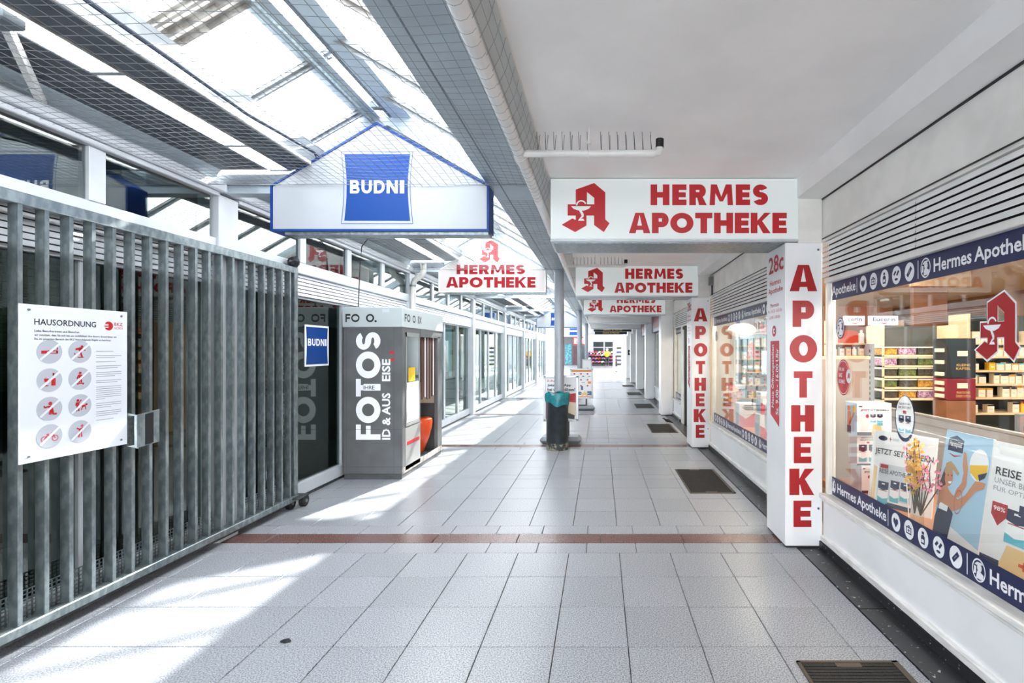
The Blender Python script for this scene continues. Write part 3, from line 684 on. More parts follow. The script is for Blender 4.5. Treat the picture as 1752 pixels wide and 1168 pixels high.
gable(7, 0, 'farthest house-shaped sign with blue panel, seen between the columns', 'pipe_white', 'gable_face', lambda p, t: blue_panel(p, t, q0))

# ================================================================ BIRD NET, ROPE, CABLES
def bird_net(k, lab, pitch):
    y0 = P0+D*(k-1)+.35 if k else -.6; y1 = P0+D*k-.075; x0, x1 = -2.965, -.50; m = MB(); z0 = 2.742
    def zz(x, y): return z0+.012*math.sin(3.1*y+x)+.010*math.sin(5.3*x-1.7*y)+.02*math.exp(-((y-y1)/.25)**2)*0
    nx = int((x1-x0)/pitch); ny = int((y1-y0)/pitch); r = .0015
    for i in range(nx+1):
        x = x0+(x1-x0)*i/nx; st = 14
        m.tube([(x+.006*math.sin(2*y0+9*j/st+i), y0+(y1-y0)*j/st, zz(x, y0+(y1-y0)*j/st)) for j in range(st+1)], r, 3, cap=False)
    for i in range(ny+1):
        y = y0+(y1-y0)*i/ny; st = 12
        m.tube([(x0+(x1-x0)*j/st, y+.006*math.sin(11*j/st+i), zz(x0+(x1-x0)*j/st, y)) for j in range(st+1)], r, 3, cap=False)
    t = thing('bird_net', lab, 'net', (-1.7, (y0+y1)/2, z0)); g = m.build('netting', 'net', t); g['kind'] = 'stuff'
    MB().tube([(x0, y0, z0+.01), (x0, y1, z0)], .003, 5).tube([(x1, y0, z0), (x1, y1, z0)], .003, 5).tube([(x0, y1, z0), (x1, y1, z0)], .0022, 5).build('edge_rope', 'net', t)
    return t
bird_net(0, 'bird net stretched below the glass roof in front of the nearest gable sign', .058)
bird_net(1, 'bird net under the glass roof between the first and second gable signs', .062)
bird_net(2, 'bird net under the glass roof past the red-lettered gable sign', .075)
m = MB()
for i in range(26):
    y = 1.2+i*.11; m.tube([(-.445, y, 2.655), (-.41, y, 2.72), (-.392, y+.01, 2.80)], .001, 4, cap=False)
for xx, zz in ((-.437, 2.67), (-.415, 2.71), (-.40, 2.76)): m.tube([(xx, 1, zz), (xx, 4.2, zz)], .001, 4, cap=False)
for i in range(36):
    y = 1.2+i*.075; m.tube([(-.478+.036*math.cos(a), y, 2.665+.036*math.sin(a)) for a in [math.pi*(.7+1.2*j/6) for j in range(7)]], .0009, 3, cap=False)
t = tag(m.build('bird_net', 'net', base=(-.42, 2.7, 2.7)), 'narrow strip of netting tied between white drain pipe and ceiling edge', 'net', kind='stuff')
t = tag(MB().tube([(-1.95, 1.2, 2.86), (-1.95, 1.9, 2.83), (-2.03, 2.9, 2.86), (-2.10, 3.70, 2.955)], .009, 6).build('rope', 'rope', base=(-2, 2.5, 2.83), smooth=True), 'dark tarred rope running below the glass roof to the nearest gable sign', 'rope')
MB().tube([(-2.10, 3.70, 2.955), (-2.075, 3.73, 2.93), (-2.06, 3.74, 2.95)], .006, 5).tube([(-2.10, 3.70, 2.955), (-2.10, 3.74, 2.915)], .006, 5).build('frayed_end', 'rope', t)
tag(MB().tube([(X(640, 5.9), 5.9, 2.83), (X(628, 5.9), 5.9, 2.80), (X(619, 5.9), 5.9, 2.72), (X(616, 5.9), 5.9, 2.5), (X(613, 5.9), 5.9, 2.012)], .006, 6).build('cable', 'black', base=(-2.8, 5.9, 2.012), smooth=True), 'black power cable hanging down to the photo booth roof', 'cable')
tag(MB().tube([(X(741, 4.6), 4.6, 2.52), (X(775, 5.6), 5.6, 2.63), (X(811, 7.2), 7.2, 2.78)], .005, 6).build('cable', 'black', base=(-1.6, 6, 2.6)), 'thin black wire slanting from the nearest gable sign to the next', 'cable')
t = thing('roof_strut', 'white square strut standing out from the eave at the top left corner', 'strut', (-2.99, 2.7, 2.8))
MB().prism([(-3.01, 2.70, 2.80), (-2.975, 2.70, 2.80), (-2.475, 2.10, 2.86), (-2.51, 2.10, 2.86)], (0, .012, .035)).build('bar', 'white_paint', t)
MB().box(-3.005, -2.98, 2.695, 2.72, 2.795, 2.84).build('end_plate', 'frame_alu', t); MB().box(-2.56, -2.43, 2.04, 2.14, 2.85, 2.90, c=.01).build('bracket', 'beam_dark', t)
t = thing('downpipe', 'white rain pipe with elbow on the left wall above the photo booth', 'pipe', (-2.9, P0+D+.2, 2.0)); y = P0+D+.1
MB().tube([(-2.76, y, 2.86), (-2.76, y, 2.74), (-2.79, y, 2.68), (-2.90, y, 2.60), (-2.925, y, 2.52), (-2.925, y, .2)], .045, 12).build('pipe', 'pipe_dirty', t, smooth=True)
for z in (2.50, 1.6, .5): MB().tube([(-2.925, y, z), (-2.925, y, z+.03)], .052, 12).build('clamp', 'galv', t, smooth=True)

# ================================================================ GATE
g = thing('sliding_gate', 'galvanised steel sliding gate of upright flat bars along the left shops', 'gate', (-2.92, 3.2, 0))
GX0, GX1 = -2.955, -2.90
MB().box(GX0-.005, GX1+.006, 1.5, 4.83, 2.235, 2.295, c=.004).build('top_rail', 'galv', g)
MB().box(GX0-.005, GX1+.012, 1.5, 4.83, .075, .125, c=.004).build('bottom_rail', 'galv', g)
me = None
for i in range(27):
    y = 4.72-.1222*i
    if me is None: o = MB().box(GX0+.002, GX1-.002, y-.011, y+.011, .12, 2.24).build('bar', 'galv', g); me = o.data; y_ref = y
    else:
        o = bpy.data.objects.new('bar', me); COL.objects.link(o); o.parent = g; o.location = (0, y-y_ref, 0)
MB().box(GX0-.01, GX1+.004, 4.775, 4.83, .075, 2.295, c=.004).build('end_post', 'galv', g)
m = MB(); pit = .0235
for i in range(int(3.2/pit)): m.box(-2.972, -2.969, 1.55+i*pit, 1.55+i*pit+.0075, .11, .265)
for i in range(8): m.box(-2.972, -2.969, 1.55, 4.78, .11+i*.0222-.003, .11+i*.0222+.003)
m.build('perforated_plate', 'galv', g)['kind'] = 'stuff'
for dx, y in ((-.035, 4.77), (.035, 4.87)):
    w_ = MB().tube([(-2.92+dx, y, .055), (-2.88+dx, y, .055)], .055, 18).build('wheel', 'rubber', g, smooth=True)
    MB().tube([(-2.93+dx, y, .055), (-2.87+dx, y, .055)], .016, 10).build('axle', 'galv', w_)
MB().box(-2.96, -2.83, 4.72, 4.9, .10, .118, c=.004).build('wheel_fork', 'galv_dark', g)
MB().box(-2.97, -2.955, 1.5, 4.83, .03, .085).build('guide_rail', 'galv_dark', g)
lp = MB().prism([(-2.90, 3.09, .915), (-2.86, 3.12, .895), (-2.86, 3.12, 1.10), (-2.90, 3.09, 1.12)], (-.012, 0, 0)).prism([(-2.86, 3.11, .90), (-2.80, 3.20, .925), (-2.80, 3.20, 1.13), (-2.86, 3.11, 1.105)], (-.012, .012, 0)).build('lock_plate', 'galv', g)
MB().prism([(-2.838, 3.141, .915), (-2.816, 3.175, .925), (-2.816, 3.175, 1.115), (-2.838, 3.141, 1.105)], (.004, -.003, 0)).build('lock', 'black', lp)
MB().box(-2.905, -2.875, 3.06, 3.14, .92, 1.10).build('lock_bracket', 'galv_dark', g)
m = MB().ball((0, 0, 0), .055, .06, .055, 12, 9)
rr = random.Random(3); m.v = [(v[0]*rr.uniform(.82, 1.12)-2.92, v[1]*rr.uniform(.82, 1.12)+4.80, v[2]*rr.uniform(.82, 1.12)+2.345) for v in m.v]
tag(m.build('plastic_bag', 'plastic_bag', base=(-2.92, 4.8, 2.29)), 'black crumpled plastic bag on the end post of the gate', 'bag')

# house rules board
t = thing('notice_board', 'white house-rules board with red pictograms fixed to the gate bars', 'sign', (-2.88, 2.78, .93))
bx = -2.872; MB().box(bx-.008, bx, 2.49, 3.06, .935, 1.735, c=.002).build('panel', 'board_white', t); p = lw(bx); zt = 1.735
H0 = (2.49, .935); bu = lambda f: 2.49+.57*f; bv = lambda f: 1.735-.80*f           # fractions across and down
m = MB(); p.text(m, 'HAUSORDNUNG', bu(.115), bv(.128), bu(.665), bv(.088), .001, .012); m.build('heading', 'dark_print', t)
m = MB(); nice = ('Liebe Besucherinnen und Besucher,', 'wir m\u00f6chten, dass Sie sich bei uns wohlf\u00fchlen! Aus diesem Grund bitten wir', 'Sie, im gesamten Bereich des EKZ Horn folgende Regeln zu beachten:')
for i, (s, e) in enumerate(zip(nice, (.51, .88, .82))): p.text(m, s, bu(.115), bv(.175+.026*i), bu(e), bv(.158+.026*i), .001, .006)
m.build('intro_text', 'dark_print', t)
m = MB(); p.disc(m, bu(.795), bv(.112), .026, .026, .001); m.build('logo_disc', 'red_print', t)
m = MB(); 
for i in range(3): p.rect(m, bu(.75), bv(.122-.011*i+.004), bu(.79), bv(.122-.011*i), .002)
m.build('logo_stripe', 'white_print', t)
m = MB(); p.text(m, 'EKZ', bu(.855), bv(.108), bu(.945), bv(.085), .001, .01); m.build('logo_text', 'red_print', t)
m = MB(); p.text(m, 'HORN', bu(.855), bv(.136), bu(.945), bv(.116), .001, 0); m.build('logo_text', 'pink_print', t)
cc = [(.24, .30), (.51, .30), (.24, .485), (.51, .485), (.24, .67), (.51, .67), (.24, .85), (.51, .85)]
rad = .062
for i, (a, b) in enumerate(cc):
    m = MB(); p.disc(m, bu(a), bv(b), rad, rad, .001, 28); dsc = m.build('pictogram_disc', 'icon_grey', t)
    s = .0062; R_ = MB(); c_ = (bu(a), bv(b)); q = lambda x, y: (c_[0]+x*s, c_[1]+y*s)
    def pg(*pts): p.poly(R_, [q(*v) for v in pts], .002)
    def ds(x, y, r): p.disc(R_, *q(x, y), r*s, r*s, .002, 14)
    def ln(x0, y0, x1, y1, wd): p.line(R_, *q(x0, y0), *q(x1, y1), wd*s, .002)
    if i == 0: pg((-6.5, -1.5), (-2, -1.5), (-2, 1), (-6.5, 1)); ln(-2, -1.2, 6.5, -1.2, .6); ln(-2, .8, 6.5, .8, .6); pg((5, -1.5), (6.5, -1.5), (6.5, 1), (5, 1)); ln(5.5, 1.5, 6.3, 3, .7); ln(6.3, 3, 5.4, 4.2, .7); ln(5.4, 4.2, 6, 5.5, .7)
    elif i == 1: ds(1.5, 4.6, 1.2); ln(-4, 2, 1, 3.4, 1.8); ln(1, 3, 4.5, 1.2, 1.2); ln(-.5, 2.6, .5, -1, 2.2); ln(.5, -1, -2.5, -1.5, 1.4); ln(.5, -1, 1.6, -4.5, 1.4); ln(-2, -4.9, 3, -4.9, .8); ln(-5, -1, -4.2, -3.5, .7)
    elif i == 2: pg((-4.5, 1.5), (-.8, 1.5), (-1.4, -1.2), (-3.9, -1.2)); ln(-2.65, -1, -2.65, -4.5, .6); ln(-4.2, -4.6, -1, -4.6, .7); pg((1.2, -4.6), (4.6, -4.6), (4.6, 1.4), (1.2, 1.4)); pg((2.1, 1.4), (3.7, 1.4), (3.4, 5), (2.4, 5)); ds(2.9, 5.2, .9)
    elif i == 3: ds(0, 5, 1.2); pg((-1.8, 3.4), (1.8, 3.4), (1.2, -.4), (-1.2, -.4)); ln(-1.6, 3, -2.8, 0, 1); ln(-.7, -.2, -1, -3.6, 1.3); ln(.7, -.2, 1, -3.6, 1.3); ln(1.6, 3, 2.4, .4, 1); ln(-3, -4.2, 3.4, -4.2, .8); ds(-2, -5, .6); ds(2.4, -5, .6)
    elif i == 4: ds(.5, 4.3, 1.5); pg((-1.5, 2.2), (2.2, 2.6), (3, -2), (0, -2.2)); ln(-.8, 2, -3.6, 1, 1.2); ln(-3.6, 1, -4.4, 2.6, 1); ln(1, -2, 0, -5, 1.8); ln(2.2, -2, 2.4, -4.8, 1.8); ln(2.4, -4.8, 5.6, -4.8, 1.5)
    elif i == 5: ds(-2, 4.6, 1.2); pg((-3.4, 3), (-.6, 3), (-1, -1), (-3, -1)); ln(-1, 2.6, 1, 5, 1); ln(-3.2, 2.8, -3.6, 0, .9); ln(-2.6, -.8, -3.2, -5, 1.1); ln(-1.4, -.8, -1.2, -5, 1.1); ln(1.6, -1, 4.6, -.4, 1.8); ds(5.4, .4, 1); ln(2, -1.4, 1, -4.2, .8); ln(4.4, -1, 4.8, -4, .8); ln(1.5, -.8, .6, .2, .6)
    elif i == 6:
        for cx in (-4.2, 4.2): p.ring(R_, *q(cx, -2), 2.6*s, 2.6*s, .78, .002, 18)
        ln(-4.2, -2, -1.6, 1.2, .7); ln(-1.6, 1.2, 2, -.4, .7); ln(-2.6, 2, -.6, 2, .7); ln(4.2, -2, 2.2, 2.4, .7); ln(1.2, 2.8, 2.6, 2.4, .7)
    else: ds(1.6, 5, 1.1); ln(-3, 3.4, -.4, 2, 1.2); ln(-.4, 1.8, 2.4, 3, 1.4); pg((-1.4, 2), (1.8, 2.2), (1.4, -.6), (-.9, -.6)); ln(-.6, -.6, -1.2, -5, 1.1); ln(1, -.6, 1.4, -5, 1.1)
    R_.build('pictogram', 'red_print' if i < 6 else 'red_faded', dsc)
    if i < 6 or True:
        m = MB(); p.line(m, *q(-7.4, -6.6), *q(7.4, 6.6), .011, .003); m.build('slash', 'board_white', dsc)
m = MB(); rr = random.Random(5); b = .295
for para in (1, 2, 1, 2, 3, 2, 7, 3, 3, 1):
    for j in range(para):
        p.rect(m, bu(.665), bv(b+.004), bu(.93 if j < para-1 else rr.uniform(.75, .9)), bv(b), .001); b += .0145
    b += .016
m.build('small_text', 'grey_print', t)
for a, b in ((.07, .035), (.93, .035), (.07, .96), (.93, .96)): MB().tube([(bx, bu(a), bv(b)), (bx+.004, bu(a), bv(b))], .006, 8).build('screw', 'galv', t)

# blue poster on the shop glass
t = thing('poster', 'narrow blue poster with white border on the shop glass beside the photo booth', 'poster', (-3.08, 5.48, 1.33)); p = lw(-3.078)
B(-3.084, -3.078, 5.25, 5.71, 1.335, 1.775).build('sheet', 'paper_white', t); m = MB(); waisted(p, m, 5.27, 1.355, 5.69, 1.755, .012, .001); m.build('blue_field', 'blue', t)
m = MB(); p.glyphs(m, 'BUDNI', 5.30, 1.555, 5.66, 1.63, .002, .26, .2, .16); m.build('lettering', 'white_print', t)

# ================================================================ PHOTO BOOTH
b = thing('photo_booth', 'grey instant-photo booth with white vertical lettering and curtain', 'photo booth', (-2.65, 6.6, 0))
bx0, bx1, by0, by1 = -3.0, -2.31, 5.88, 7.35
MB().box(bx0, bx1, by0, 6.47, .06, 1.78, c=.006).build('cabinet', 'booth_grey', b)
B(bx0+.01, bx1-.01, by0+.01, by1-.01, .0, .06).build('base', 'booth_dark', b)
MB().box(bx0, bx0+.03, 6.47, by1, .06, 1.78).build('rear_panel', 'booth_grey', b); MB().box(bx0, bx1, 7.27, by1, .06, 1.78, c=.005).build('end_panel', 'booth_grey', b)
MB().box(bx1-.05, bx1, 7.16, 7.27, .06, 1.70, c=.004).build('door_post', 'booth_grey', b); B(bx0, bx1, 6.47, 7.27, .06, .08).build('floor_plate', 'booth_dark', b); MB().box(bx1-.04, bx1, 6.47, 7.27, 1.68, 1.78).build('lintel', 'booth_grey', b)
MB().box(bx0-.01, bx1+.012, by0-.012, by1+.01, 1.775, 2.01, c=.008).build('fascia', 'booth_white', b)
B(bx0+.03, bx0+.035, 6.5, 7.25, .55, 1.0).build('inner_panel', 'shop_wall', b); B(bx0+.05, bx1-.01, 7.262, 7.27, .75, 1.05).build('inner_panel', 'cream_box', b)
p = fr(by0, .0012)
for u_ in (-2.965, -2.41): m = MB(); p.rect(m, u_, .06, u_+.004, 1.77, .0006); m.build('seam', 'booth_dark', b)
for v_ in (.58, .145): m = MB(); p.rect(m, bx0, v_, bx1, v_+.004, .0006); m.build('seam', 'booth_dark', b)
qb = lambda px, py: (X(px, by0), Z(py, by0))
m = MB()
pr = fr(by0, .001); tu = Pl((X(651, by0), by0-.001, Z(752, by0)), (0, 0, 1), (-1, 0, 0), (0, -1, 0)); k = by0/F; gw = 42*k
for c, a, e in (('F', 752-752, 752-726), ('O', 752-723.5, 752-678.5), ('T', 752-678, 752-648), ('O', 752-647, 752-601), ('S', 752-598, 752-568)): tu.glyph(m, c, a*k, 0, e*k, gw, 0, .26 if c in 'O' else (.36 if c == 'F' else .30), .25 if c in 'OS' else .2)
m.build('lettering', 'white_print', b)
m = MB(); p.rect(m, *qb(622, 668), *qb(651, 656.5), .0005); m.build('label_strip', 'white_print', b); m = MB(); p.text(m, 'IHRE', *qb(622, 666), *qb(641, 659.5), .0012, .01); m.build('label_text', 'booth_dark', b)
m = MB(); tu = Pl((X(668, by0), by0-.001, Z(752, by0)), (0, 0, 1), (-1, 0, 0), (0, -1, 0))
tu.text(m, 'ID & AUS', 0, 0, 80*k, 14.5*k, 0, .03); tu.text(m, 'EISE', 100*k, 0, 138*k, 14.5*k, 0, .03); m.build('small_lettering', 'white_print', b)
m = MB(); p2 = fr(by0-.012, .001); p2.glyphs(m, 'FO', *qb(592, 551), *qb(616, 537), 0, .20, .22, .1); a0, a1 = qb(627, 551), qb(641, 537); p2.glyph(m, 'O', *a0, *a1, 0, .2, .2); p2.disc(m, *qb(643.5, 549.5), .013, .013, 0); m.build('fascia_text', 'black', b)
ps = lw(bx1+.013); qs = lambda px, py: ((-(bx1+.013))*F/(VX-px), CAMZ+(VY-py)/F*(-(bx1+.013))*F/(VX-px))
for s_, a, e in (('FO', 692.5, 702), ('O', 706, 711), ('I', 715, 716.2), ('X', 717.5, 721)):
    y_a, y_e = qs(a, 0)[0], qs(e, 0)[0]; m = MB()
    if s_ == 'X': ps.line(m, y_a, 1.845, y_e, 1.935, .016, 0); ps.line(m, y_a, 1.935, y_e, 1.845, .016, 0)
    else: ps.glyphs(m, s_, y_a, 1.843, y_e, 1.937, 0, .2, .2, .1)
    m.build('fascia_text', 'black', b)
m = MB(); p2.rect(m, *qb(655, 534), *qb(667, 528.5), 0); m.build('sticker', 'pale_print', b)
for (a, c, e, f_, mm) in ((667, 606, 674, 600, 'red_faded'), (668, 618, 675, 613, 'red_faded')): m = MB(); p.rect(m, *qb(a, c), *qb(e, f_), .0012); m.build('sticker', mm, b)
ps = lw(bx1); qs = lambda px: 1991/(VX-px)
m = MB(); m.box(bx1, bx1+.008, 5.98, 6.43, 1.70-.03, 1.72); m.box(bx1, bx1+.008, 5.98, 6.0, .62, 1.72); m.box(bx1, bx1+.008, 6.41, 6.43, .62, 1.72); m.box(bx1, bx1+.008, 5.98, 6.43, .60, .63); m.build('screen_frame', 'booth_light', b)
scn = B(bx1, bx1+.004, 6.0, 6.41, .63, 1.69).build('screen', 'screen', b); m = MB(); ps.rect(m, 6.01, .64, 6.40, 1.12, .005); m.build('price_sheet', 'paper_white', scn); m = MB(); ps.rect(m, 6.05, 1.13, 6.27, 1.30, .006); m.build('yellow_note', 'yellow', scn); m = MB(); ps.rect(m, 6.28, 1.16, 6.38, 1.2, .006); m.build('black_note', 'black', scn)
B(bx1, bx1+.003, 5.97, 6.46, .08, .585).build('front_door', 'booth_light', b); B(bx1+.003, bx1+.006, 6.02, 6.42, .375, .415).build('photo_slot', 'red_print', b)
B(bx1-.001, bx1+.003, by0, by1, .06, .13).build('kick_plate', 'rusty', b)
# curtain: hanging folds, each stripe a strip of the cloth
for nm, off, mt in (('curtain', 0, 'curtain_brown'), ('curtain_stripe', .002, 'white_print')):
    m = MB(); rng = [(0, 60)] if off == 0 else [(12+6*i, 14+6*i) for i in range(8)]
    for a, e in rng:
        for i in range(a, e):
            f0, f1 = i/60, (i+1)/60; yy = lambda f: 6.62+.52*f; xx = lambda f: -2.355+.018*math.sin(f*34)+off; zb = lambda f: .86+.02*math.sin(f*9)
            m.add([(xx(f0), yy(f0), zb(f0)), (xx(f1), yy(f1), zb(f1)), (xx(f1), yy(f1), 1.70), (xx(f0), yy(f0), 1.70)], [(0, 1, 2, 3)])
    if off == 0: cur = m.build(nm, mt, b, smooth=True)
    else: m.build(nm, mt, cur, smooth=True)
MB().tube([(-2.355, 6.47, 1.705), (-2.355, 7.2, 1.705)], .008, 8).build('curtain_rail', 'galv', b)
st = thing('stool', 'orange plastic shell stool inside the photo booth', 'stool', (-2.60, 6.86, .08))
MB().lathe([(.05, 0), (.08, .08), (.125, .20), (.155, .33), (.165, .42), (.158, .455), (.13, .47), (.03, .462)], (-2.50, 6.99, .105), 28).build('seat', 'orange', st, smooth=True)
MB().lathe([(.10, 0), (.10, .01), (.03, .02), (.03, .06)], (-2.50, 6.99, .08), 20).build('base', 'galv', st, smooth=True)

# ================================================================ LITTER BIN
t = thing('litter_bin', 'dark cylindrical litter bin with worn foot in front of the column', 'bin', (X(953.5, 7.70), 7.70, 0)); c = (X(953.5, 7.70), 7.70, 0)
MB().lathe([(.166, .11), (.168, .12), (.168, .80), (.172, .805), (.172, .83), (.158, .83)], c, 36).build('body', 'bin_dark', t, smooth=True)
MB().lathe([(.170, 0), (.170, .01), (.167, .015), (.167, .11)], c, 36).build('worn_foot', 'bin_worn', t, smooth=True)
m = MB(); nn = 48; prof = []
for i in range(nn):
    pass
for j, (z, r) in enumerate(((.855, .150), (.862, .178), (.84, .188), (.79, .187), (.74, .184), (.70, .181))):
    for i in range(nn):
        a = 2*math.pi*i/nn; rr_ = r+.007*math.sin(7*a+j*1.3)*(j > 1)+.004*math.sin(17*a-j); dz = (.030*math.sin(2*a+.8)+.016*math.sin(5*a)) if j == 5 else (.012*math.sin(5*a+j))
        m.v.append((c[0]+rr_*math.cos(a), c[1]+rr_*math.sin(a), z+dz))
for j in range(5):
    for i in range(nn): k2 = (i+1) % nn; m.f.append((j*nn+i, (j+1)*nn+i, (j+1)*nn+k2, j*nn+k2))
m.build('bag', 'bag_teal', t, smooth=True)
m = MB(); nn = 30; m.lathe([(.150, .852), (.145, .70), (.02, .60)], c, nn); m.build('bag_lining', 'black', t, smooth=True)

# ================================================================ POSTER BOARDS ON STANDS
def stand(y, x0, x1, z0, z1, lab, draw):
    t = thing('poster_stand', lab, 'sign', ((x0+x1)/2, y, 0), 'poster boards on grey water bases'); cx = (x0+x1)/2
    MB().box(x0, x1, y, y+.03, z0, z1, c=.004).build('panel', 'paper_white', t); f = MB(); e = .028
    f.box(x0-.012, x1+.012, y-.01, y+.04, z1-e, z1+.012, c=.004); f.box(x0-.012, x1+.012, y-.01, y+.04, z0-.012, z0+e, c=.004); f.box(x0-.012, x0+e, y-.01, y+.04, z0, z1, c=.004); f.box(x1-e, x1+.012, y-.01, y+.04, z0, z1, c=.004); f.build('frame', 'board_frame', t)
    for sx in (-.12, .12): MB().tube([(cx+sx, y+.015, z0), (cx+sx, y+.015, .10)], .02, 8).build('leg', 'booth_dark', t)
    MB().box(x0-.06, x1+.06, y-.16, y+.2, .0, .115, c=.05).build('water_base', 'base_grey', t); MB().box(cx-.12, cx+.12, y-.04, y+.08, .11, .14, c=.01).build('base_cap', 'booth_dark', t)
    draw(fr(y, .001), t, lambda a, b_: (x0+e+(x1-x0-2*e)*a, z0+e+(z1-z0-2*e)*b_)); return t
def draw1(p, t, q):
    m = MB(); p.poly(m, [q(0, 0), q(.05, 0), q(.05, .42), q(1, .62), q(1, .5), q(1, .40), q(.05, .30), q(0, .62)][:0] or [q(0, 0), q(.12, 0), q(.3, .55), q(1, .63), q(1, .40), q(.62, .38), q(.50, .55), q(0, .60)], 0); m.build('red_shape', 'red_faded', t)
    m = MB(); p.text(m, 'E-Rezept?', *q(.05, .885), *q(.6, .95), .001, .02); m.build('heading', 'pink_print', t)
    m = MB(); p.text(m, 'Jetzt per App', *q(.05, .775), *q(.84, .85), .001, .03); p.text(m, 'bei uns einl\u00f6sen!', *q(.05, .675), *q(.97, .755), .001, .03); m.build('text', 'dark_print', t)
    m = MB(); p.poly(m, [q(.62, .02), q(.95, .0), q(1, .32), q(.72, .40)], 0.0008); m.build('photo_shape', 'booth_dark', t); m = MB(); p.poly(m, [q(.72, .16), q(1, .08), q(1, .40), q(.78, .42)], .0012); m.build('photo_shape', 'cream_box2', t)
    m = MB(); 
    for i in range(5): p.rect(m, *q(.035, .2+.05*i), *q(.07, .235+.05*i), .001)
    m.build('side_text', 'white_print', t)
stand(8.22, -.915, -.37, .36, 1.09, 'poster board with red shapes half hidden behind the bin and column', draw1)
def draw2(p, t, q):
    m = MB(); p.rect(m, *q(0, .935), *q(1, 1), 0); p.rect(m, *q(0, 0), *q(1, .03), 0); m.build('orange_band', 'apo_orange', t)
    for r_ in range(3):
        for c_ in range(3): m = MB(); p.rect(m, *q(.10+.33*c_, .835-.22*r_), *q(.18+.33*c_, .885-.22*r_), 0); m.build('price_tag', 'red_faded', t)
    for a, e in (((.52, .74), (.64, .79)), ((.82, .74), (.95, .77)), ((.14, .745), (.30, .765)), ((.16, .52), (.30, .54)), ((.50, .52), (.66, .54))): m = MB(); p.rect(m, *q(*a), *q(*e), 0); m.build('product_picture', 'poster_teal', t)
    m = MB(); p.rect(m, *q(.82, .50), *q(.97, .58), 0); m.build('product_picture', 'apo_orange', t)
    m = MB(); p.poly(m, [q(.47, .26), q(.58, .26), q(.58, .38), q(.55, .42), q(.5, .42), q(.47, .38)], 0); p.disc(m, *q(.42, .14), .05, .04, 0); p.rect(m, *q(.78, .07), *q(1, .22), 0); m.build('product_picture', 'poster_blue', t)
    m = MB(); p.poly(m, [q(.35+.6*(.5+.5*(1 if i % 2 == 0 else .4)*math.cos(math.pi*(i+.5)/5)), .12+.11*(1 if i % 2 == 0 else .4)*math.sin(math.pi*(i+.5)/5)) for i in range(10)], .001); m.build('starfish_picture', 'sand', t)
Y2 = 12.75
stand(Y2, X(976, Y2), X(1014, Y2), Z(681, Y2), Z(631, Y2), 'white offers board with orange bands behind the first poster board', draw2)
def draw3(p, t, q):
    m = MB(); p.rect(m, *q(.55, .45), *q(.7, .62), 0); m.build('picture', 'black', t); m = MB(); p.disc(m, *q(.45, .2), .12, .08, 0); m.build('picture', 'sand', t)
stand(17.5, X(996, 17.5), X(1012, 17.5), .45, 1.2, 'farther pale poster board behind the offers board', draw3)

# ================================================================ DOOR MATS
for k in range(-1, 6):
    y0, y1 = 5.32+D*(k-1)*1.0-.02+.0, 6.36+D*(k-1)
    if k == -1: continue
    y0 += 0; t = thing('door_mat', ['nearest brush door mat in a metal frame, at the bottom edge', 'second brush door mat, beside the first display window', 'third brush door mat, next to the pigeon', 'fourth brush door mat along the pillars', 'fifth brush door mat along the pillars', 'sixth brush door mat along the pillars, farthest'][k], 'mat', (1.18, (y0+y1)/2, 0), 'brush door mats let into the floor')
    f = MB(); x0, x1 = .945, 1.43
    f.box(x0, x0+.015, y0, y1, 0, .008).box(x1-.03, x1, y0, y1, 0, .008).box(x0, x1, y0, y0+.015, 0, .008).box(x0, x1, y1-.015, y1, 0, .008).build('frame', 'mat_frame', t)
    B(x0+.015, x1-.03, y0+.015, y1-.015, -.002, .004).build('backing', 'mat_brush', t)
    if k < 3:
        m = MB(); n_ = 46
        for i in range(n_): a = y0+.02+(y1-y0-.04)*i/n_; m.box(x0+.018, x1-.034, a, a+(y1-y0)/n_*.5, .004, .0075)
        m.build('brush_strip', 'mat_brush', t)['kind'] = 'stuff'
    B(1.12, 1.24, y0+.02, y0+.05, .004, .0085).build('badge', 'mat_frame', t); B(1.12, 1.24, y1-.05, y1-.02, .004, .0085).build('badge', 'mat_frame', t)

# leaf on the floor
m = MB(); lx, ly = X(485, 2.585), 2.60; pts = [(-.028, 0), (-.014, .010), (.006, .013), (.026, .004), (.032, -.002), (.02, -.008), (0, -.011), (-.018, -.008)]
m.prism([(lx+a, ly+b_*1.6, .002+.25*abs(b_)) for a, b_ in pts], (0, 0, .0015)); tag(m.build('leaf', 'black', base=(lx, ly, .001)), 'small dark leaf lying on the front floor tiles', 'leaf')

# ================================================================ PIGEON
pg_ = thing('pigeon', 'black pigeon pecking beside the third door mat', 'bird', (0, 0, 0)); cx, cy = 0, 0
m = MB(); path = [(-.135, .155), (-.10, .165), (-.07, .15), (-.045, .125), (-.01, .105), (.03, .095), (.07, .082), (.11, .065), (.16, .045), (.20, .03)]; rad_ = [.004, .020, .022, .026, .042, .050, .046, .034, .022, .012]
m.tube([(cx+a, cy, .002+b_*1.0) for a, b_ in path], rad_, 12); m.build('body', 'feather', pg_, smooth=True)
for s_ in (-1, 1):
    m = MB(); m.prism([(cx-.02, cy+s_*.043, .125), (cx+.05, cy+s_*.05, .12), (cx+.15, cy+s_*.03, .062), (cx+.17, cy+s_*.02, .045), (cx+.08, cy+s_*.045, .062), (cx+.0, cy+s_*.048, .08)], (0, s_*.008, 0)); m.build('wing', 'feather', pg_)
    MB().tube([(cx+.01, cy+s_*.018, .06), (cx+.02, cy+s_*.018, .02), (cx+.005, cy+s_*.018, .004)], .005, 6).tube([(cx+.005, cy+s_*.018, .004), (cx-.025, cy+s_*.022, .003)], .004, 5).build('leg', 'pink_print', pg_)
    MB().ball((cx-.102, cy+s_*.019, .170), .004, .004, .004, 8, 5).build('eye', 'orange', pg_)
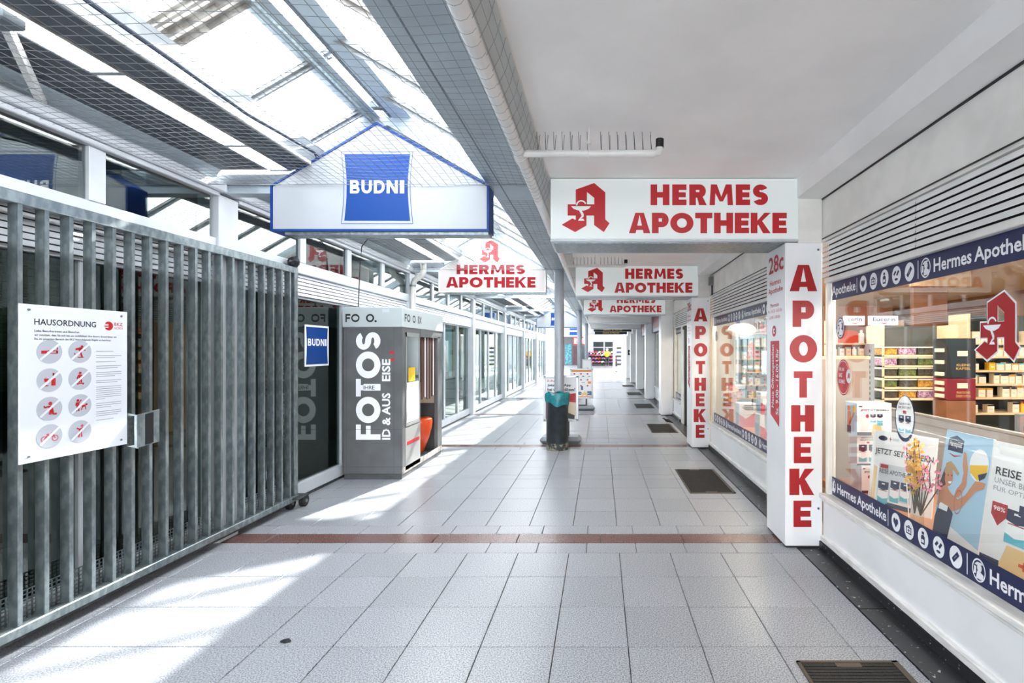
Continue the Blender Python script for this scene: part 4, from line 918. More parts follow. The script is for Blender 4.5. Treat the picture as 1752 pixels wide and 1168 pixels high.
MB().tube([(cx-.118, cy, .165), (cx-.150, cy, .155)], [.008, .002], 6).build('beak', 'booth_dark', pg_); pg_.location = (1.365, 10.38, .001); pg_.scale = (.66, .66, .66)
# ================================================================ WINDOW BANNERS AND STICKERS (stuck on the glass)
def medallion(p, wh, nv, u, v, r):
    p.ring(wh, u, v, r*.86, r*1.12, .86, .0012); p.disc(wh, u+.08*r, v+.25*r, .30*r, .42*r, .0012, 14)
    p.poly(wh, [(u-.35*r, v-.85*r), (u+.55*r, v-.8*r), (u+.6*r, v-.3*r), (u+.2*r, v-.1*r), (u-.2*r, v-.1*r)], .0012)
    p.poly(wh, [(u-.55*r, v+.45*r), (u-.2*r, v+.75*r), (u+.35*r, v+.8*r), (u+.5*r, v+.62*r), (u+.1*r, v+.6*r), (u-.3*r, v+.4*r)], .0012)
    p.poly(wh, [(u-.65*r, v-.5*r), (u-.35*r, v-.4*r), (u-.35*r, v+.25*r), (u-.6*r, v+.3*r)], .0012)
def icon(p, wh, nv, i, u, v, r):
    p.disc(wh, u, v, r*.92, r*1.12, .0012, 22); d = .0024; q = lambda x, y: (u+x*r, v+y*r)
    if i == 0: p.poly(nv, [q(0, -.65), q(.5, 0), q(.45, .4), q(.15, .5), q(0, .25), q(-.15, .5), q(-.45, .4), q(-.5, 0)], d)
    elif i == 1:
        p.poly(nv, [q(-.5, -.5), q(.5, -.5), q(.5, .35), q(-.5, .35)], d, [[q(-.36, -.36), q(-.36, .2), q(.36, .2), q(.36, -.36)]]); p.rect(nv, *q(-.06, -.25), *q(.06, .1), d); p.rect(nv, *q(-.2, -.13), *q(.2, -.02), d); p.rect(nv, *q(-.2, .38), *q(.2, .52), d)
    elif i == 2:
        p.poly(nv, [q(-.32, -.7), q(.32, -.7), q(.32, .15), q(.14, .35), q(-.14, .35), q(-.32, .15)], d); p.rect(nv, *q(-.2, .42), *q(.2, .72), d); p.rect(wh, *q(-.2, -.5), *q(.2, -.15), .0034)
    elif i == 3:
        p.line(nv, *q(-.5, .05), *q(-.1, .5), .3*r, d); p.line(nv, *q(.1, -.05), *q(.5, .5), .3*r, d); p.disc(nv, *q(0, -.5), .34*r, .16*r, d, 12)
    else:
        p.poly(nv, [q(-.55, -.3), q(-.25, -.65), q(.55, .3), q(.25, .65)], d)
        for a in (-.12, 0, .12): p.disc(wh, *q(a, a*1.2), .05*r, .05*r, .0034, 8)
def clip_u(mb, umin, umax):
    # keep only print that lies on the band (the band ends at the frames)
    keep = []
    for f in mb.f:
        us = [-mb.v[i][1] for i in f]
        if min(us) >= umin and max(us) <= umax: keep.append(f)
    used = sorted({i for f in keep for i in f}); mp = {o: n for n, o in enumerate(used)}
    mb.v = [mb.v[i] for i in used]; mb.f = [tuple(mp[i] for i in f) for f in keep]
def banner(lab, ya, yb_, z0, z1, ms):
    t = thing('window_banner', lab, 'sticker', (1.745, (ya+yb_)/2, z0), 'blue lettered bands on the pharmacy glass')
    B(1.7445, 1.7465, ya, yb_, z0, z1).build('band', 'navy', t); p = rw(1.744); wh = MB(); nv = MB(); zc = (z0+z1)/2; h = z1-z0
    for m_ in ms:
        medallion(p, wh, nv, -m_, zc, .048)
        p.text(wh, 'Hermes', -(m_-.066), zc-.034, -(m_-.335), zc+.036, .0012, .022); p.text(wh, 'Apotheke', -(m_-.352), zc-.052, -(m_-.70), zc+.036, .0012, .022)
        p.rect(wh, -(m_-.716), zc-.05, -(m_-.722), zc+.05, .0012); p.rect(wh, -(m_-1.374), zc-.05, -(m_-1.380), zc+.05, .0012)
        for i in range(5): icon(p, wh, nv, i, -(m_-.800-.125*i), zc, .048)
    clip_u(wh, -yb_, -ya); clip_u(nv, -yb_, -ya); wh.build('lettering', 'white_print', t); nv.build('icon', 'navy', t)
banner('blue band with white lettering across the top of the first display window', .40, 3.79, 1.878, 2.012, (1.26, 2.70, 4.14))
banner('blue band with white lettering along the foot of the first display window', .40, 3.79, .423, .557, (.87, 2.32, 3.77))
y1b = P0+D-.05
banner('blue band with white lettering across the top of the second display window', P0+.48, y1b, 1.878, 2.012, (7.62, 6.17, 4.95))
banner('blue band with white lettering along the foot of the second display window', P0+.48, y1b, .423, .557, (8.40, 6.95, 5.5))
banner('narrow blue band at the top of the entrance pane', 10.67, 11.63, 1.878, 2.012, (11.58,)); banner('narrow blue band at the foot of the entrance pane', 10.67, 11.63, .423, .557, (11.2, 12.6))
# red pharmacy letter sticker on the first window, with white edge
def big_A(lab, y0, y1, z0, z1, wide=True):
    t = thing('window_sticker', lab, 'sticker', (1.745, (y0+y1)/2, z0)); p = rw(1.7445); m = MB(); wt = MB(); pharmA(p, m, wt, -y1, z0, -y0, z1, .003)
    e = .012; m2 = MB(); w2 = MB(); a0, b0, a1, b1 = -y1, z0, -y0, z1
    q = lambda x, y: (a0+(a1-a0)*(x-155)/313, b1-(b1-b0)*(y-87)/321)
    p.poly(m2, [q(*v) for v in ((240,124),(367,77),(448,142),(448,320),(480,350),(432,420),(360,368),(360,308),(325,308),(325,370),(243,420),(140,360),(222,310),(240,318),(240,308),(186,308),(186,218),(240,218))], .0015,
           [[q(*v) for v in ((322,149),(322,224),(366,224),(366,187))]])
    m2.build('white_border', 'white_print', t); m.build('red_letter_shape', 'red_letter', t); wt.build('chalice', 'white_print', t)
big_A('big red pharmacy letter sticker with white chalice on the first display window', 1496/(1752-VX)+.03, 1496/(1667-VX)-.0, 1.46, 1.755)
t = thing('window_sticker', 'round red sticker with white text low at the far edge of the first window', 'sticker', (1.745, 3.62, 1.3)); p = rw(1.7445)
m = MB(); p.disc(m, -3.615, 1.31, .095, .165*.78, .0008, 32); m.build('red_disc', 'red_faded', t); m = MB(); p.ring(m, -3.615, 1.31, .088, .12, .965, .0016, 32)
for i, s in enumerate(('F\u00dcR UNS', 'GANZ', 'NORMAL!')): p.text(m, s, -3.68, 1.355-.045*i, (-3.60, -3.63, -3.59)[i], 1.385-.045*i, .0016, .01)
p.disc(m, -3.535, 1.322, .036, .05, .0016, 20); m.build('text', 'white_print', t); m = MB(); w3 = MB(); pharmA(p, m, w3, -3.553, 1.305, -3.517, 1.345, .0024); m.build('small_letter', 'red_faded', t)
for (ly, lz, lab) in ((3.66, 1.665, 'oval navy head medallion sticker in the top corner of the first window'), (7.58, 1.72, 'oval navy head medallion sticker in the top corner of the second window')):
    t = thing('window_sticker', lab, 'sticker', (1.745, ly, lz-.06)); p = rw(1.7445); m = MB(); p.disc(m, -ly, lz, .062, .078, .0006, 28); m.build('oval', 'navy', t); m = MB(); medallion(p, m, None, -ly, lz, .062); m.build('head_print', 'white_print', t)

# ================================================================ DISPLAY IN THE FIRST WINDOW
t = tag(B(1.80, 2.45, .6, 4.16, .40, .455).build('display_shelf', 'floor_wood', base=(2.1, 2.4, .4)), 'wood display ledge behind the first pharmacy window', 'shelf'); B(1.82, 2.43, .65, 4.1, 0, .40).build('support', 'shop_wall', t)
t = thing('display_screen', 'beige side screen at the end of the first window display', 'panel', (2.08, 4.17, .4)); B(1.82, 2.22, 4.16, 4.19, .38, 1.44).build('panel', 'screen_beige', t); MB().box(1.81, 2.23, 4.155, 4.195, 1.43, 1.455, c=.003).build('cap', 'wood', t)
t = thing('shelf_upright', 'grey perforated steel upright beside the beige screen', 'post', (2.30, 4.3, .4)); B(2.27, 2.33, 4.28, 4.32, 0, 1.56).build('post', 'steel_upright', t)
for i in range(14): B(2.282, 2.294, 4.276, 4.28, .90+.045*i, .925+.045*i).build('slot', 'black', t); 
def pack(p, mbs, a0, b0, a1, b1):
    # one first-aid pack picture: navy hanger, wave of aqua
    w_, h_ = a1-a0, b1-b0
    p.rect(mbs['white_print'], a0, b0, a1, b1, .0008); p.poly(mbs['navy_ink'], [(a0, b0+.66*h_), (a0+.5*w_, b0+.58*h_), (a1, b0+.66*h_), (a1, b1), (a0, b1)], .0014); p.rect(mbs['white_print'], a0+.35*w_, b0+.86*h_, a0+.65*w_, b0+.92*h_, .002)
    p.poly(mbs['aqua'], [(a0, b0), (a1, b0), (a1, b0+.26*h_), (a0+.5*w_, b0+.18*h_), (a0, b0+.28*h_)], .0014); p.rect(mbs['red_print'], a0+.1*w_, b0+.56*h_, a0+.9*w_, b0+.59*h_, .0016)
def prints(t, fn):
    mbs = {k: MB() for k in ('white_print', 'navy_ink', 'aqua', 'red_print', 'dark_print', 'pale_print', 'skin', 'skyblue', 'cap_beige', 'yellow', 'hair', 'sand', 'orange', 'grey_print')}
    fn(mbs)
    for k, m in mbs.items():
        if m.f: m.build('print', k, t)
def promo_box(lab, x0, x1, y0, y1, z0, z1, side, front):
    t = thing('carton', lab, 'box', ((x0+x1)/2, (y0+y1)/2, z0), 'promotion cartons in the first window')
    MB().box(x0, x1, y0, y1, z0, z1, c=.002).build('body', 'paper_white', t); prints(t, lambda m: (side(rw(x0), m, -y1, z0, -y0, z1), front(fr(y0), m, x0, z0, x1, z1))); return t
def side_photo(p, m, a0, b0, a1, b1):
    w_, h_ = a1-a0, b1-b0; q = lambda x, y: (a0+w_*x, b0+h_*y)
    p.rect(m['skyblue'], *q(0, 0), *q(1, 1), .0008); p.line(m['skin'], *q(.3, .1), *q(.35, .7), .3*w_, .0014); p.line(m['skin'], *q(.35, .3), *q(.8, .7), .12*w_, .0014); p.disc(m['skin'], *q(.3, .8), .14*w_, .08*h_, .0014, 14); p.disc(m['yellow'], *q(.8, .8), .17*w_, .10*h_, .0016, 16); p.rect(m['navy_ink'], *q(.15, 0), *q(.5, .25), .0018)
def front_set(p, m, a0, b0, a1, b1):
    w_, h_ = a1-a0, b1-b0; q = lambda x, y: (a0+w_*x, b0+h_*y)
    p.text(m['dark_print'], 'JETZT SET SICHERN', *q(.1, .74), *q(.92, .81), .0014, .02); p.rect(m['navy_ink'], *q(0, 0), *q(.42, .10), .0014); p.disc(m['navy_ink'], *q(.1, .9), .06*w_, .025*h_, .0014, 12)
    pack(p, m, *q(.38, .40), *q(.54, .66)); pack(p, m, *q(.58, .40), *q(.74, .66)); p.disc(m['red_print'], *q(.3, .6), .05*w_, .06*h_, .0014, 12); p.rect(m['aqua'], *q(.58, .3), *q(.74, .39), .0014); p.poly(m['sand'], [q(.42, .04), q(.74, .04), q(.68, .34), q(.46, .34)], .0012)
def front_skin(p, m, a0, b0, a1, b1):
    w_, h_ = a1-a0, b1-b0; q = lambda x, y: (a0+w_*x, b0+h_*y)
    p.text(m['dark_print'], 'BESCH\u00dcTZT WIE', *q(.2, .88), *q(.8, .93), .0014, .01); p.text(m['dark_print'], 'EINE ZWEITE HAUT', *q(.15, .81), *q(.85, .86), .0014, .01); p.rect(m['red_print'], *q(.44, .72), *q(.56, .78), .0014); pack(p, m, *q(.08, .12), *q(.45, .68)); pack(p, m, *q(.53, .12), *q(.9, .68)); p.rect(m['navy_ink'], *q(0, 0), *q(1, .06), .0014)
promo_box('white carton with red-and-navy set print, topmost of the stack beside the beige screen', 1.885, 2.14, 3.70, 3.87, .880, 1.115, side_photo, front_set)
promo_box('white carton with two navy packs, in the middle of the stack', 1.895, 2.06, 3.72, 3.85, .655, .880, lambda p, m, *a: p.rect(m['pale_print'], *a, .0008), front_skin)
promo_box('white carton at the bottom of the stack on the wood ledge', 1.92, 2.10, 3.70, 3.86, .455, .655, lambda p, m, *a: p.rect(m['pale_print'], *a, .0008), front_set)
def card(name, lab, cat, A, Bq, z0, z1, fn, th=.012, tilt=0.):
    a, b_ = Vector((*A, 0)), Vector((*Bq, 0)); u = (b_-a).normalized(); n_ = u.cross(Vector((0, 0, 1))).normalized(); W = (b_-a).length; v = (Vector((0, 0, 1))-n_*tilt).normalized(); Hh = z1-z0
    t = thing(name, lab, cat, ((A[0]+Bq[0])/2, (A[1]+Bq[1])/2, z0)); p = Pl((A[0], A[1], z0), u, v, v.cross(u)*-1 if False else u.cross(v)); nn = u.cross(v)
    c = [p.P(0, 0), p.P(W, 0), p.P(W, Hh), p.P(0, Hh)]; MB().prism(c, -nn*th).build('panel', 'paper_white', t); prints(t, lambda m: fn(p, m, W, Hh))
    b0 = p.P(W*.3, 0, -.14); MB().prism([p.P(W*.35, 0, -th), p.P(W*.65, 0, -th), p.P(W*.5, Hh*.6, -th)], -nn*.004).build('back_brace', 'cream_box2', t); return t
def fn_set(p, m, W, H):
    q = lambda x, y: (W*x, H*y)
    p.text(m['dark_print'], 'JETZT SET SICHERN', *q(.06, .66), *q(.97, .76), .001, .02); p.disc(m['navy_ink'], *q(.17, .90), .032, .017, .001, 16); p.rect(m['red_print'], *q(.27, .895), *q(.32, .905), .001); p.rect(m['red_print'], *q(.289, .875), *q(.301, .925), .001)
    p.rect(m['pale_print'], *q(.33, .885), *q(.43, .915), .001); p.poly(m['pale_print'], [q(.15, .1), q(.68, .1), q(.68, .56), q(.15, .56)], .0006); p.rect(m['red_print'], *q(.17, .50), *q(.30, .55), .0014)
    p.text(m['dark_print'], 'REISE APOTHEKE', *q(.16, .43), *q(.66, .49), .0014, .015); pack(p, m, *q(.16, .04), *q(.33, .32)); pack(p, m, *q(.52, .12), *q(.66, .36)); pack(p, m, *q(.36, .08), *q(.50, .36)); p.rect(m['navy_ink'], *q(.30, .0), *q(.7, .06), .0008); p.rect(m['aqua'], *q(.13, 0), *q(.30, .05), .001); p.poly(m['sand'], [q(.04, .0), q(.11, 0), q(.12, .5), q(.06, .52)], .0008)
card('display_board', 'white board with navy capitals about a set, leaning behind the blossom branches', 'sign', (1.855, 3.50), (2.055, 3.13), .455, .955, fn_set, tilt=.15)
def fn_volley(p, m, W, H):
    q = lambda x, y: (W*x, H*y); P_ = lambda k, pts, d: p.poly(m[k], [q(*v) for v in pts], d)
    P_('skyblue', ((0, 0), (1, 0), (1, 1), (0, 1)), .0006); P_('white_print', ((0, 0), (1, 0), (1, .08), (0, .22)), .0008)
    P_('navy_ink', ((.08, .82), (.42, .82), (.42, .93), (.25, .965), (.08, .93)), .001); p.text(m['white_print'], 'Hansaplast', *q(.11, .85), *q(.39, .91), .0016, .015); P_('red_print', ((.1, .80), (.25, .77), (.42, .80), (.25, .785)), .001)
    P_('hair', ((.02, .38), (.12, .36), (.16, .58), (.08, .66), (.0, .5)), .001)
    P_('navy_ink', ((0, .0), (.34, .0), (.40, .28), (.30, .34), (.06, .32), (0, .2)), .0012); P_('white_print', ((.06, .28), (.26, .28), (.28, .34), (.08, .36)), .0015)
    P_('skin', ((.02, .30), (.10, .34), (.28, .33), (.36, .30), (.45, .32), (.56, .36), (.80, .54), (.95, .58), (.97, .63), (.86, .63), (.76, .62), (.60, .48), (.46, .42), (.30, .45), (.22, .48), (.18, .52), (.08, .48), (.02, .42)), .0018)
    P_('skin', ((.36, .42), (.48, .44), (.60, .56), (.585, .70), (.50, .83), (.44, .84), (.46, .72), (.50, .66), (.49, .57), (.40, .50)), .0017)
    p.disc(m['skin'], *q(.20, .585), .09*W, .085*H, .002, 20); P_('cap_beige', ((.08, .62), (.10, .70), (.20, .73), (.30, .70), (.42, .645), (.40, .62), (.28, .655), (.12, .60)), .0024); P_('white_print', ((.20, .545), (.28, .555), (.26, .53), (.21, .53)), .0024); p.disc(m['hair'], *q(.18, .60), .012*W, .008*H, .0026, 8); p.disc(m['hair'], *q(.26, .605), .012*W, .008*H, .0026, 8)
    p.disc(m['white_print'], *q(.79, .76), .19*W, .135*H, .002, 24); P_('yellow', ((.61, .74), (.97, .78), (.96, .69), (.80, .63), (.64, .68)), .0026); P_('navy_ink', ((.80, .68), (.97, .72), (.94, .67), (.84, .63)), .0028)
    p.ring(m['red_print'], *q(.48, .40), .085*W, .105*H, .93, .003, 24)
card('display_poster', 'blue display poster of a smiling woman in a cap holding a volleyball', 'poster', (1.862, 2.83), (1.875, 2.51), .455, 1.065, fn_volley, tilt=.15)
def fn_reise(p, m, W, H):
    q = lambda x, y: (W*x, H*y)
    p.text(m['dark_print'], 'REISE APOTHEKE', *q(.06, .735), *q(.98, .80), .001, .015); p.text(m['grey_print'], 'UNSER BESTER SCHUTZ', *q(.06, .67), *q(.9, .715), .001); p.text(m['grey_print'], 'F\u00dcR OPTIMALE HEILUNG', *q(.06, .61), *q(.95, .655), .001)
    p.disc(m['navy_ink'], *q(.72, .91), .035, .016, .001, 16); p.poly(m['red_print'], [q(.07, .52), q(.24, .52), q(.24, .42), q(.155, .34), q(.07, .42)], .001); p.text(m['white_print'], '98%', *q(.09, .455), *q(.22, .49), .0016, .01)
    pack(p, m, *q(.24, .24), *q(.46, .50)); pack(p, m, *q(.54, .20), *q(.76, .48)); p.rect(m['navy_ink'], *q(.36, .47), *q(.62, .55), .0024); p.rect(m['red_print'], *q(.78, .33), *q(.95, .38), .001); p.rect(m['navy_ink'], *q(0, 0), *q(.22, .08), .001); p.rect(m['navy_ink'], *q(.75, 0), *q(1, .08), .001)
    p.poly(m['sand'], [q(.2, 0), q(.7, 0), q(.68, .22), q(.28, .22)], .0008); p.rect(m['orange'], *q(.42, .10), *q(.54, .125), .0014) ; p.rect(m['orange'], *q(.465, .08), *q(.495, .145), .0014)
card('display_board', 'white travel-pharmacy board beside the volleyball poster', 'sign', (1.876, 2.50), (1.93, 2.02), .455, 1.06, fn_reise, tilt=.15)
# oval wobbler
t = thing('wobbler', 'white oval wobbler sign with dark rim above the white board', 'sign', (1.90, 3.05, .455)); Aa = Pl((X(1548, 3.13), 3.13, Z(716, 3.13)), Vector((.55, -.83, 0)).normalized(), (0, 0, 1), Vector((-.83, -.55, 0)).normalized())
m = MB(); rim = [Aa.P(.058*math.cos(2*math.pi*i/32), .145*math.sin(2*math.pi*i/32), 0) for i in range(32)]; m.prism(rim, Aa.n*-.004); m.build('rim', 'navy', t); m = MB(); Aa.disc(m, 0, .01, .053, .130, .001, 32); m.build('face', 'white_print', t)
prints(t, lambda mm: (Aa.text(mm['dark_print'], 'BESCH\u00dcTZT WIE', -.03, .085, .03, .1, .0016, .01), Aa.text(mm['dark_print'], 'EINE ZWEITE HAUT', -.037, .062, .037, .077, .0016, .01), Aa.rect(mm['red_print'], -.01, .03, .01, .05, .0016), pack(Aa, mm, -.036, -.09, -.004, .02), pack(Aa, mm, .004, -.09, .036, .02)))
MB().tube([tuple(Aa.P(0, -.14, -.002)), tuple(Aa.P(.0, -.3, -.01)), tuple(Aa.P(.01, Aa.o.z*-1+.455, -.03))], .003, 6).build('stick', 'white_print', t)
# vase with branches
t = thing('vase', 'glass vase behind the blue band of the first window', 'vase', (1.845, 2.93, .455)); MB().lathe([(.03, 0), (.034, .01), (.032, .2), (.038, .24)], (1.845, 2.93, .455), 20).build('body', 'vase_glass', t, smooth=True)
def flower_mesh(m, c, r, n, tilt, rr):
    ax = Vector((rr.uniform(-1, -.1), rr.uniform(-1, .3), rr.uniform(-.3, 1))).normalized(); a = ax.orthogonal().normalized(); b_ = ax.cross(a)
    for i in range(n):
        an = 2*math.pi*i/n; d1 = a*math.cos(an)+b_*math.sin(an); s_ = ax.cross(d1); c_ = Vector(c)
        m.add([c_, c_+d1*r*.55+s_*r*.32+ax*r*.2, c_+d1*r+ax*r*.35, c_+d1*r*.55-s_*r*.32+ax*r*.2], [(0, 1, 2, 3)])
rr = random.Random(11)
def branches(lab, mt, n, top, spread, r, npet, c0, dens):
    t = thing('flower_branch', lab, 'flower', c0, 'blossom branches in the window vase'); tw = MB(); fl = MB()
    for i in range(n):
        a = Vector(c0); e = a+Vector((rr.uniform(-.02, .03), rr.uniform(-spread, spread), top*rr.uniform(.65, 1))); mid = (a+e)/2+Vector((rr.uniform(-.02, .02), rr.uniform(-.04, .04), .03)); pts = [a, (a*.5+mid*.5), mid, (mid+e)/2+Vector((0, .01, .01)), e]; tw.tube(pts, [.004, .0035, .003, .0025, .0015], 5)
        for j in range(dens):
            f = rr.uniform(.35, 1); k_ = f*4; i0 = min(3, int(k_)); pt = pts[i0].lerp(pts[i0+1], k_-i0)+Vector((rr.uniform(-.02, .02), rr.uniform(-.03, .03), rr.uniform(-.02, .02))); flower_mesh(fl, pt, r*rr.uniform(.8, 1.2), npet, 0, rr)
    tw.build('twig', 'twig', t); fl.build('blossom', mt, t)['kind'] = 'stuff'
branches('yellow blossom branches standing in the window vase', 'forsythia', 6, .45, .03, .0125, 5, (1.84, 2.95, .55), 34)
branches('pink blossom branches standing in the window vase', 'blossom', 7, .36, .16, .0115, 6, (1.85, 2.91, .55), 15)
# ================================================================ PHARMACY SHELVES AND GOODS
def shelf_unit(name, lab, x0, x1, y, zs, depth, back, bm_='wood', top=.3):
    t = thing(name, lab, 'shelf', ((x0+x1)/2, y, 0)); B(x0, x1, y+depth, y+depth+.02, .0, zs[-1]+top).build('back_panel', back, t)
    for z in zs: MB().box(x0, x1, y, y+depth, z-.022, z, c=.003).build('shelf_board', bm_, t)
    for x in (x0, x1-.02): B(x, x+.02, y, y+depth, 0, zs[-1]+.3).build('side_panel', bm_, t)
    return t
ORD = ['first', 'second', 'third', 'fourth', 'fifth', 'sixth', 'seventh', 'eighth', 'ninth', 'tenth', 'eleventh', 'twelfth', 'thirteenth', 'fourteenth', 'fifteenth', 'sixteenth', 'seventeenth', 'eighteenth', 'nineteenth', 'twentieth', 'twenty-first', 'twenty-second', 'twenty-third']
def goods(x, y, z, kind, lab, grp, w_=.06, h_=.09, d_=.05, m1='cream_box', m2='navy'):
    if kind == 'bottle':
        t = thing('bottle', lab, 'bottle', (x, y, z), grp); MB().lathe([(w_*.5, 0), (w_*.5, h_*.7), (w_*.42, h_*.76), (w_*.18, h_*.80), (w_*.18, h_*.86)], (x, y+w_*.5, z), 12).build('body', m1, t, smooth=True); MB().lathe([(w_*.24, h_*.84), (w_*.24, h_)], (x, y+w_*.5, z), 10).build('cap', m2, t); return
    t = thing('medicine_box', lab, 'box', (x, y, z), grp); MB().box(x-w_/2, x+w_/2, y, y+d_, z, z+h_, c=.002).build('carton', m1, t)
    if m2: p = fr(y, .001); m = MB(); p.rect(m, x-w_/2, z+h_*.82, x+w_/2, z+h_, 0); m.build('print_band', m2, t); m = MB(); p.rect(m, x-w_*.3, z+h_*.35, x+w_*.3, z+h_*.5, 0); m.build('print_line', 'pale_print' if m1 != 'yellow_box' else 'white_print', t)
zsR = [.86, 1.02, 1.16, 1.30, 1.445, 1.585]
shelf_unit('medicine_shelf', 'long wall shelf of pale medicine boxes behind the red letter sticker', 3.80, 5.6, 5.2, zsR, .3, 'left_dark')
rr = random.Random(21)
for r_, z in enumerate(zsR):
    x = 3.86; nb_ = -1
    while x < 5.5:
        h_ = (.10, .115, .105, .085, .09, .13)[r_]; w_ = rr.uniform(.055, .09)
        if rr.random() < .82:
            nb_ += 1; ctx = ('lowest', 'second lowest', 'third', 'fourth', 'fifth', 'topmost')[r_]
            if r_ == 0 and x > 4.35: goods(x+w_/2, 5.24, z, 'bottle', 'bottle with orange cap, %s from the left on the lowest medicine shelf board' % ORD[nb_], 'bottles on the medicine shelf', .05, .11, .05, 'cream_box2' if rr.random() < .6 else 'yellow_box', 'orange')
            else: goods(x+w_/2, 5.23, z, 'box', 'pale carton, %s from the left on the %s board of the medicine shelf' % (ORD[nb_], ctx), 'medicine boxes on the %s board' % ctx, w_, h_*rr.uniform(.8, 1.05), .07, rr.choice(('cream_box', 'cream_box', 'cream_box2', 'yellow_box' if r_ == 3 else 'cream_box')), rr.choice(('navy', 'navy', 'aqua', 'amber') if r_ < 4 else ('cream_box2', 'forsythia', 'pale_print')))
        x += w_+rr.uniform(.004, .02)
t = shelf_unit('cosmetics_shelf', 'narrow wall shelf of white bottles below the two lit signs', 3.0, 3.92, 6.5, [1.20, 1.44, 1.60], .25, 'shop_brown', 'wood', .5)
m = MB(); fr(6.74).disc(m, 3.32, 1.66, .19, .12, .002, 28); m.build('brown_disc', 'orange', t)
for i, x in enumerate((3.06, 3.40, 3.53, 3.80, 3.88)): goods(x, 6.53, 1.60, 'bottle', 'white bottle, %s from the left on the top cosmetics board' % ORD[i], 'cosmetics on the top board', .07, (.18, .17, .14, .15, .13)[i], .05, 'white_print', 'white_print')
for i, x in enumerate((3.66, 3.73)): goods(x, 6.53, 1.60, 'box', 'white carton, %s of the two on the top cosmetics board' % ORD[i], 'cosmetic cartons on the top board', .055, .15, .05, 'cream_box', None)
for i in range(9): goods(3.05+.085*i, 6.53, 1.44, 'box' if i % 3 else 'bottle', 'small white pack, %s from the left on the middle cosmetics board' % ORD[i], 'packs on the middle board', .06, .11, .05, 'white_print' if i % 2 else 'cream_box', 'navy' if i % 3 == 1 else ('aqua' if i % 3 else 'white_print'))
for i, (a, e, s) in enumerate(((1445, 1480, 'cerin'), (1488, 1537, 'Eucerin'))):
    t = thing('lit_sign', ['shorter white lit sign above the cosmetics shelf, partly cut off', 'wider white lit sign with lettering above the cosmetics shelf'][i], 'sign', (X(a, 6.45), 6.45, Z(556, 6.45))); MB().box(X(a, 6.45), X(e, 6.45), 6.45, 6.5, Z(556, 6.45), Z(540, 6.45), c=.005).build('panel', 'light_sign', t)
    B((X(a, 6.45)+X(e, 6.45))/2-.03, (X(a, 6.45)+X(e, 6.45))/2+.03, 6.5, 6.75, Z(550, 6.45), Z(546, 6.45)).build('bracket', 'steel_upright', t)
    m = MB(); fr(6.45, .002).text(m, s, X(a, 6.45)+.04, Z(549.5, 6.45), X(e, 6.45)-.04, Z(542.5, 6.45), 0, .01); m.build('lettering', 'navy', t); m = MB(); c = (X(a, 6.45)+X(e, 6.45))/2; fr(6.45, .002).poly(m, [(c-.06, Z(551, 6.45)), (c, Z(554.5, 6.45)), (c+.06, Z(551, 6.45)), (c, Z(552.3, 6.45))], 0); m.build('swoosh', 'red_print', t)
# tubs
shelf_unit('tub_rack', 'open rack of stacked sweet tubs in the middle of the shop', 2.80, 3.56, 5.0, [.62, 1.03, 1.14, 1.25, 1.355, 1.46], .3, 'booth_dark')
cs = ('tub_dark', 'tub_purple', 'tub_green', 'tub_yellow', 'tub_dark')
for r_, z in enumerate((1.03, 1.14, 1.25, 1.355, 1.46)):
    for c_ in range(4):
        x = 2.87+.19*c_; ctn = cs[(r_*2+c_*3) % 5]; nm = {'tub_dark': 'dark', 'tub_purple': 'violet', 'tub_green': 'green', 'tub_yellow': 'yellow'}[ctn]
        row = ('lowest', 'second lowest', 'middle', 'second highest', 'top')[r_]; cl_ = ('first', 'second', 'third', 'fourth')[c_]
        t = thing('sweet_tub', 'tub of %s sweets, %s from the left on the %s rack row' % (nm, cl_, row), 'tub', (x, 5.02, z), 'tubs on the rack'); MB().box(x-.085, x+.085, 5.01, 5.16, z+.001, z+.068, c=.008).build('tub', ctn, t); MB().box(x-.09, x+.09, 5.003, 5.165, z+.068, z+.080, c=.004).build('lid', 'tub_lid', t)
for lab, z0, z1, mt, tx in (('dark floor display box with gold lettering among the shelves', 1.24, 1.62, 'choc', ('KLEINE', 'KAPSEL')), ('burgundy display box with gold lettering, under the dark one', 1.03, 1.235, 'burgundy', ('PRAKTISCHER', 'DIREKT-STICK'))):
    t = thing('display_box', lab, 'box', (3.45, 4.8, z0)); MB().box(3.30, 3.58, 4.8, 5.0, z0, z1, c=.004).build('body', mt, t); p = fr(4.8, .001); m = MB(); h_ = z1-z0
    p.text(m, tx[0], 3.395, z0+h_*.30, 3.525, z0+h_*.30+.022, 0, .01); p.text(m, tx[1], 3.39, z0+h_*.30-.034, 3.53, z0+h_*.30-.012, 0, .01); m.build('lettering', 'gold', t); m = MB(); p.rect(m, 3.40, z0+h_*.55, 3.50, z0+h_*.55+.05, 0); m.build('picture', 'cream_box2', t)
    m = MB(); 
    for i in range(3): m.box(3.285, 3.30, 4.83, 4.95, z0+.02+i*h_*.3, z0+.02+i*h_*.3+.035)
    m.build('side_pack', 'cream_box', t)
MB_ = MB().box(3.30, 3.58, 4.8, 5.0, 0, 1.025, c=.004); tag(MB_.build('display_stand', 'shop_brown', base=(3.44, 4.9, 0)), 'brown stand carrying the two lettered display boxes', 'stand')
t = thing('low_partition', 'pale grey low panel closing the back of the first window display', 'partition', (2.46, 3, 0)); B(2.455, 2.475, .6, 4.6, 0, 1.005).build('panel', 'grey_panel', t); MB().box(2.45, 2.48, .6, 4.6, 1.0, 1.02, c=.003).build('cap_rail', 'grey_panel', t)
t = thing('shelf_upright', 'grey slotted steel upright near the right edge, by the travel board', 'post', (2.52, 2.95, 0)); B(2.50, 2.56, 3.0, 3.04, 0, 1.12).build('post', 'steel_upright', t)
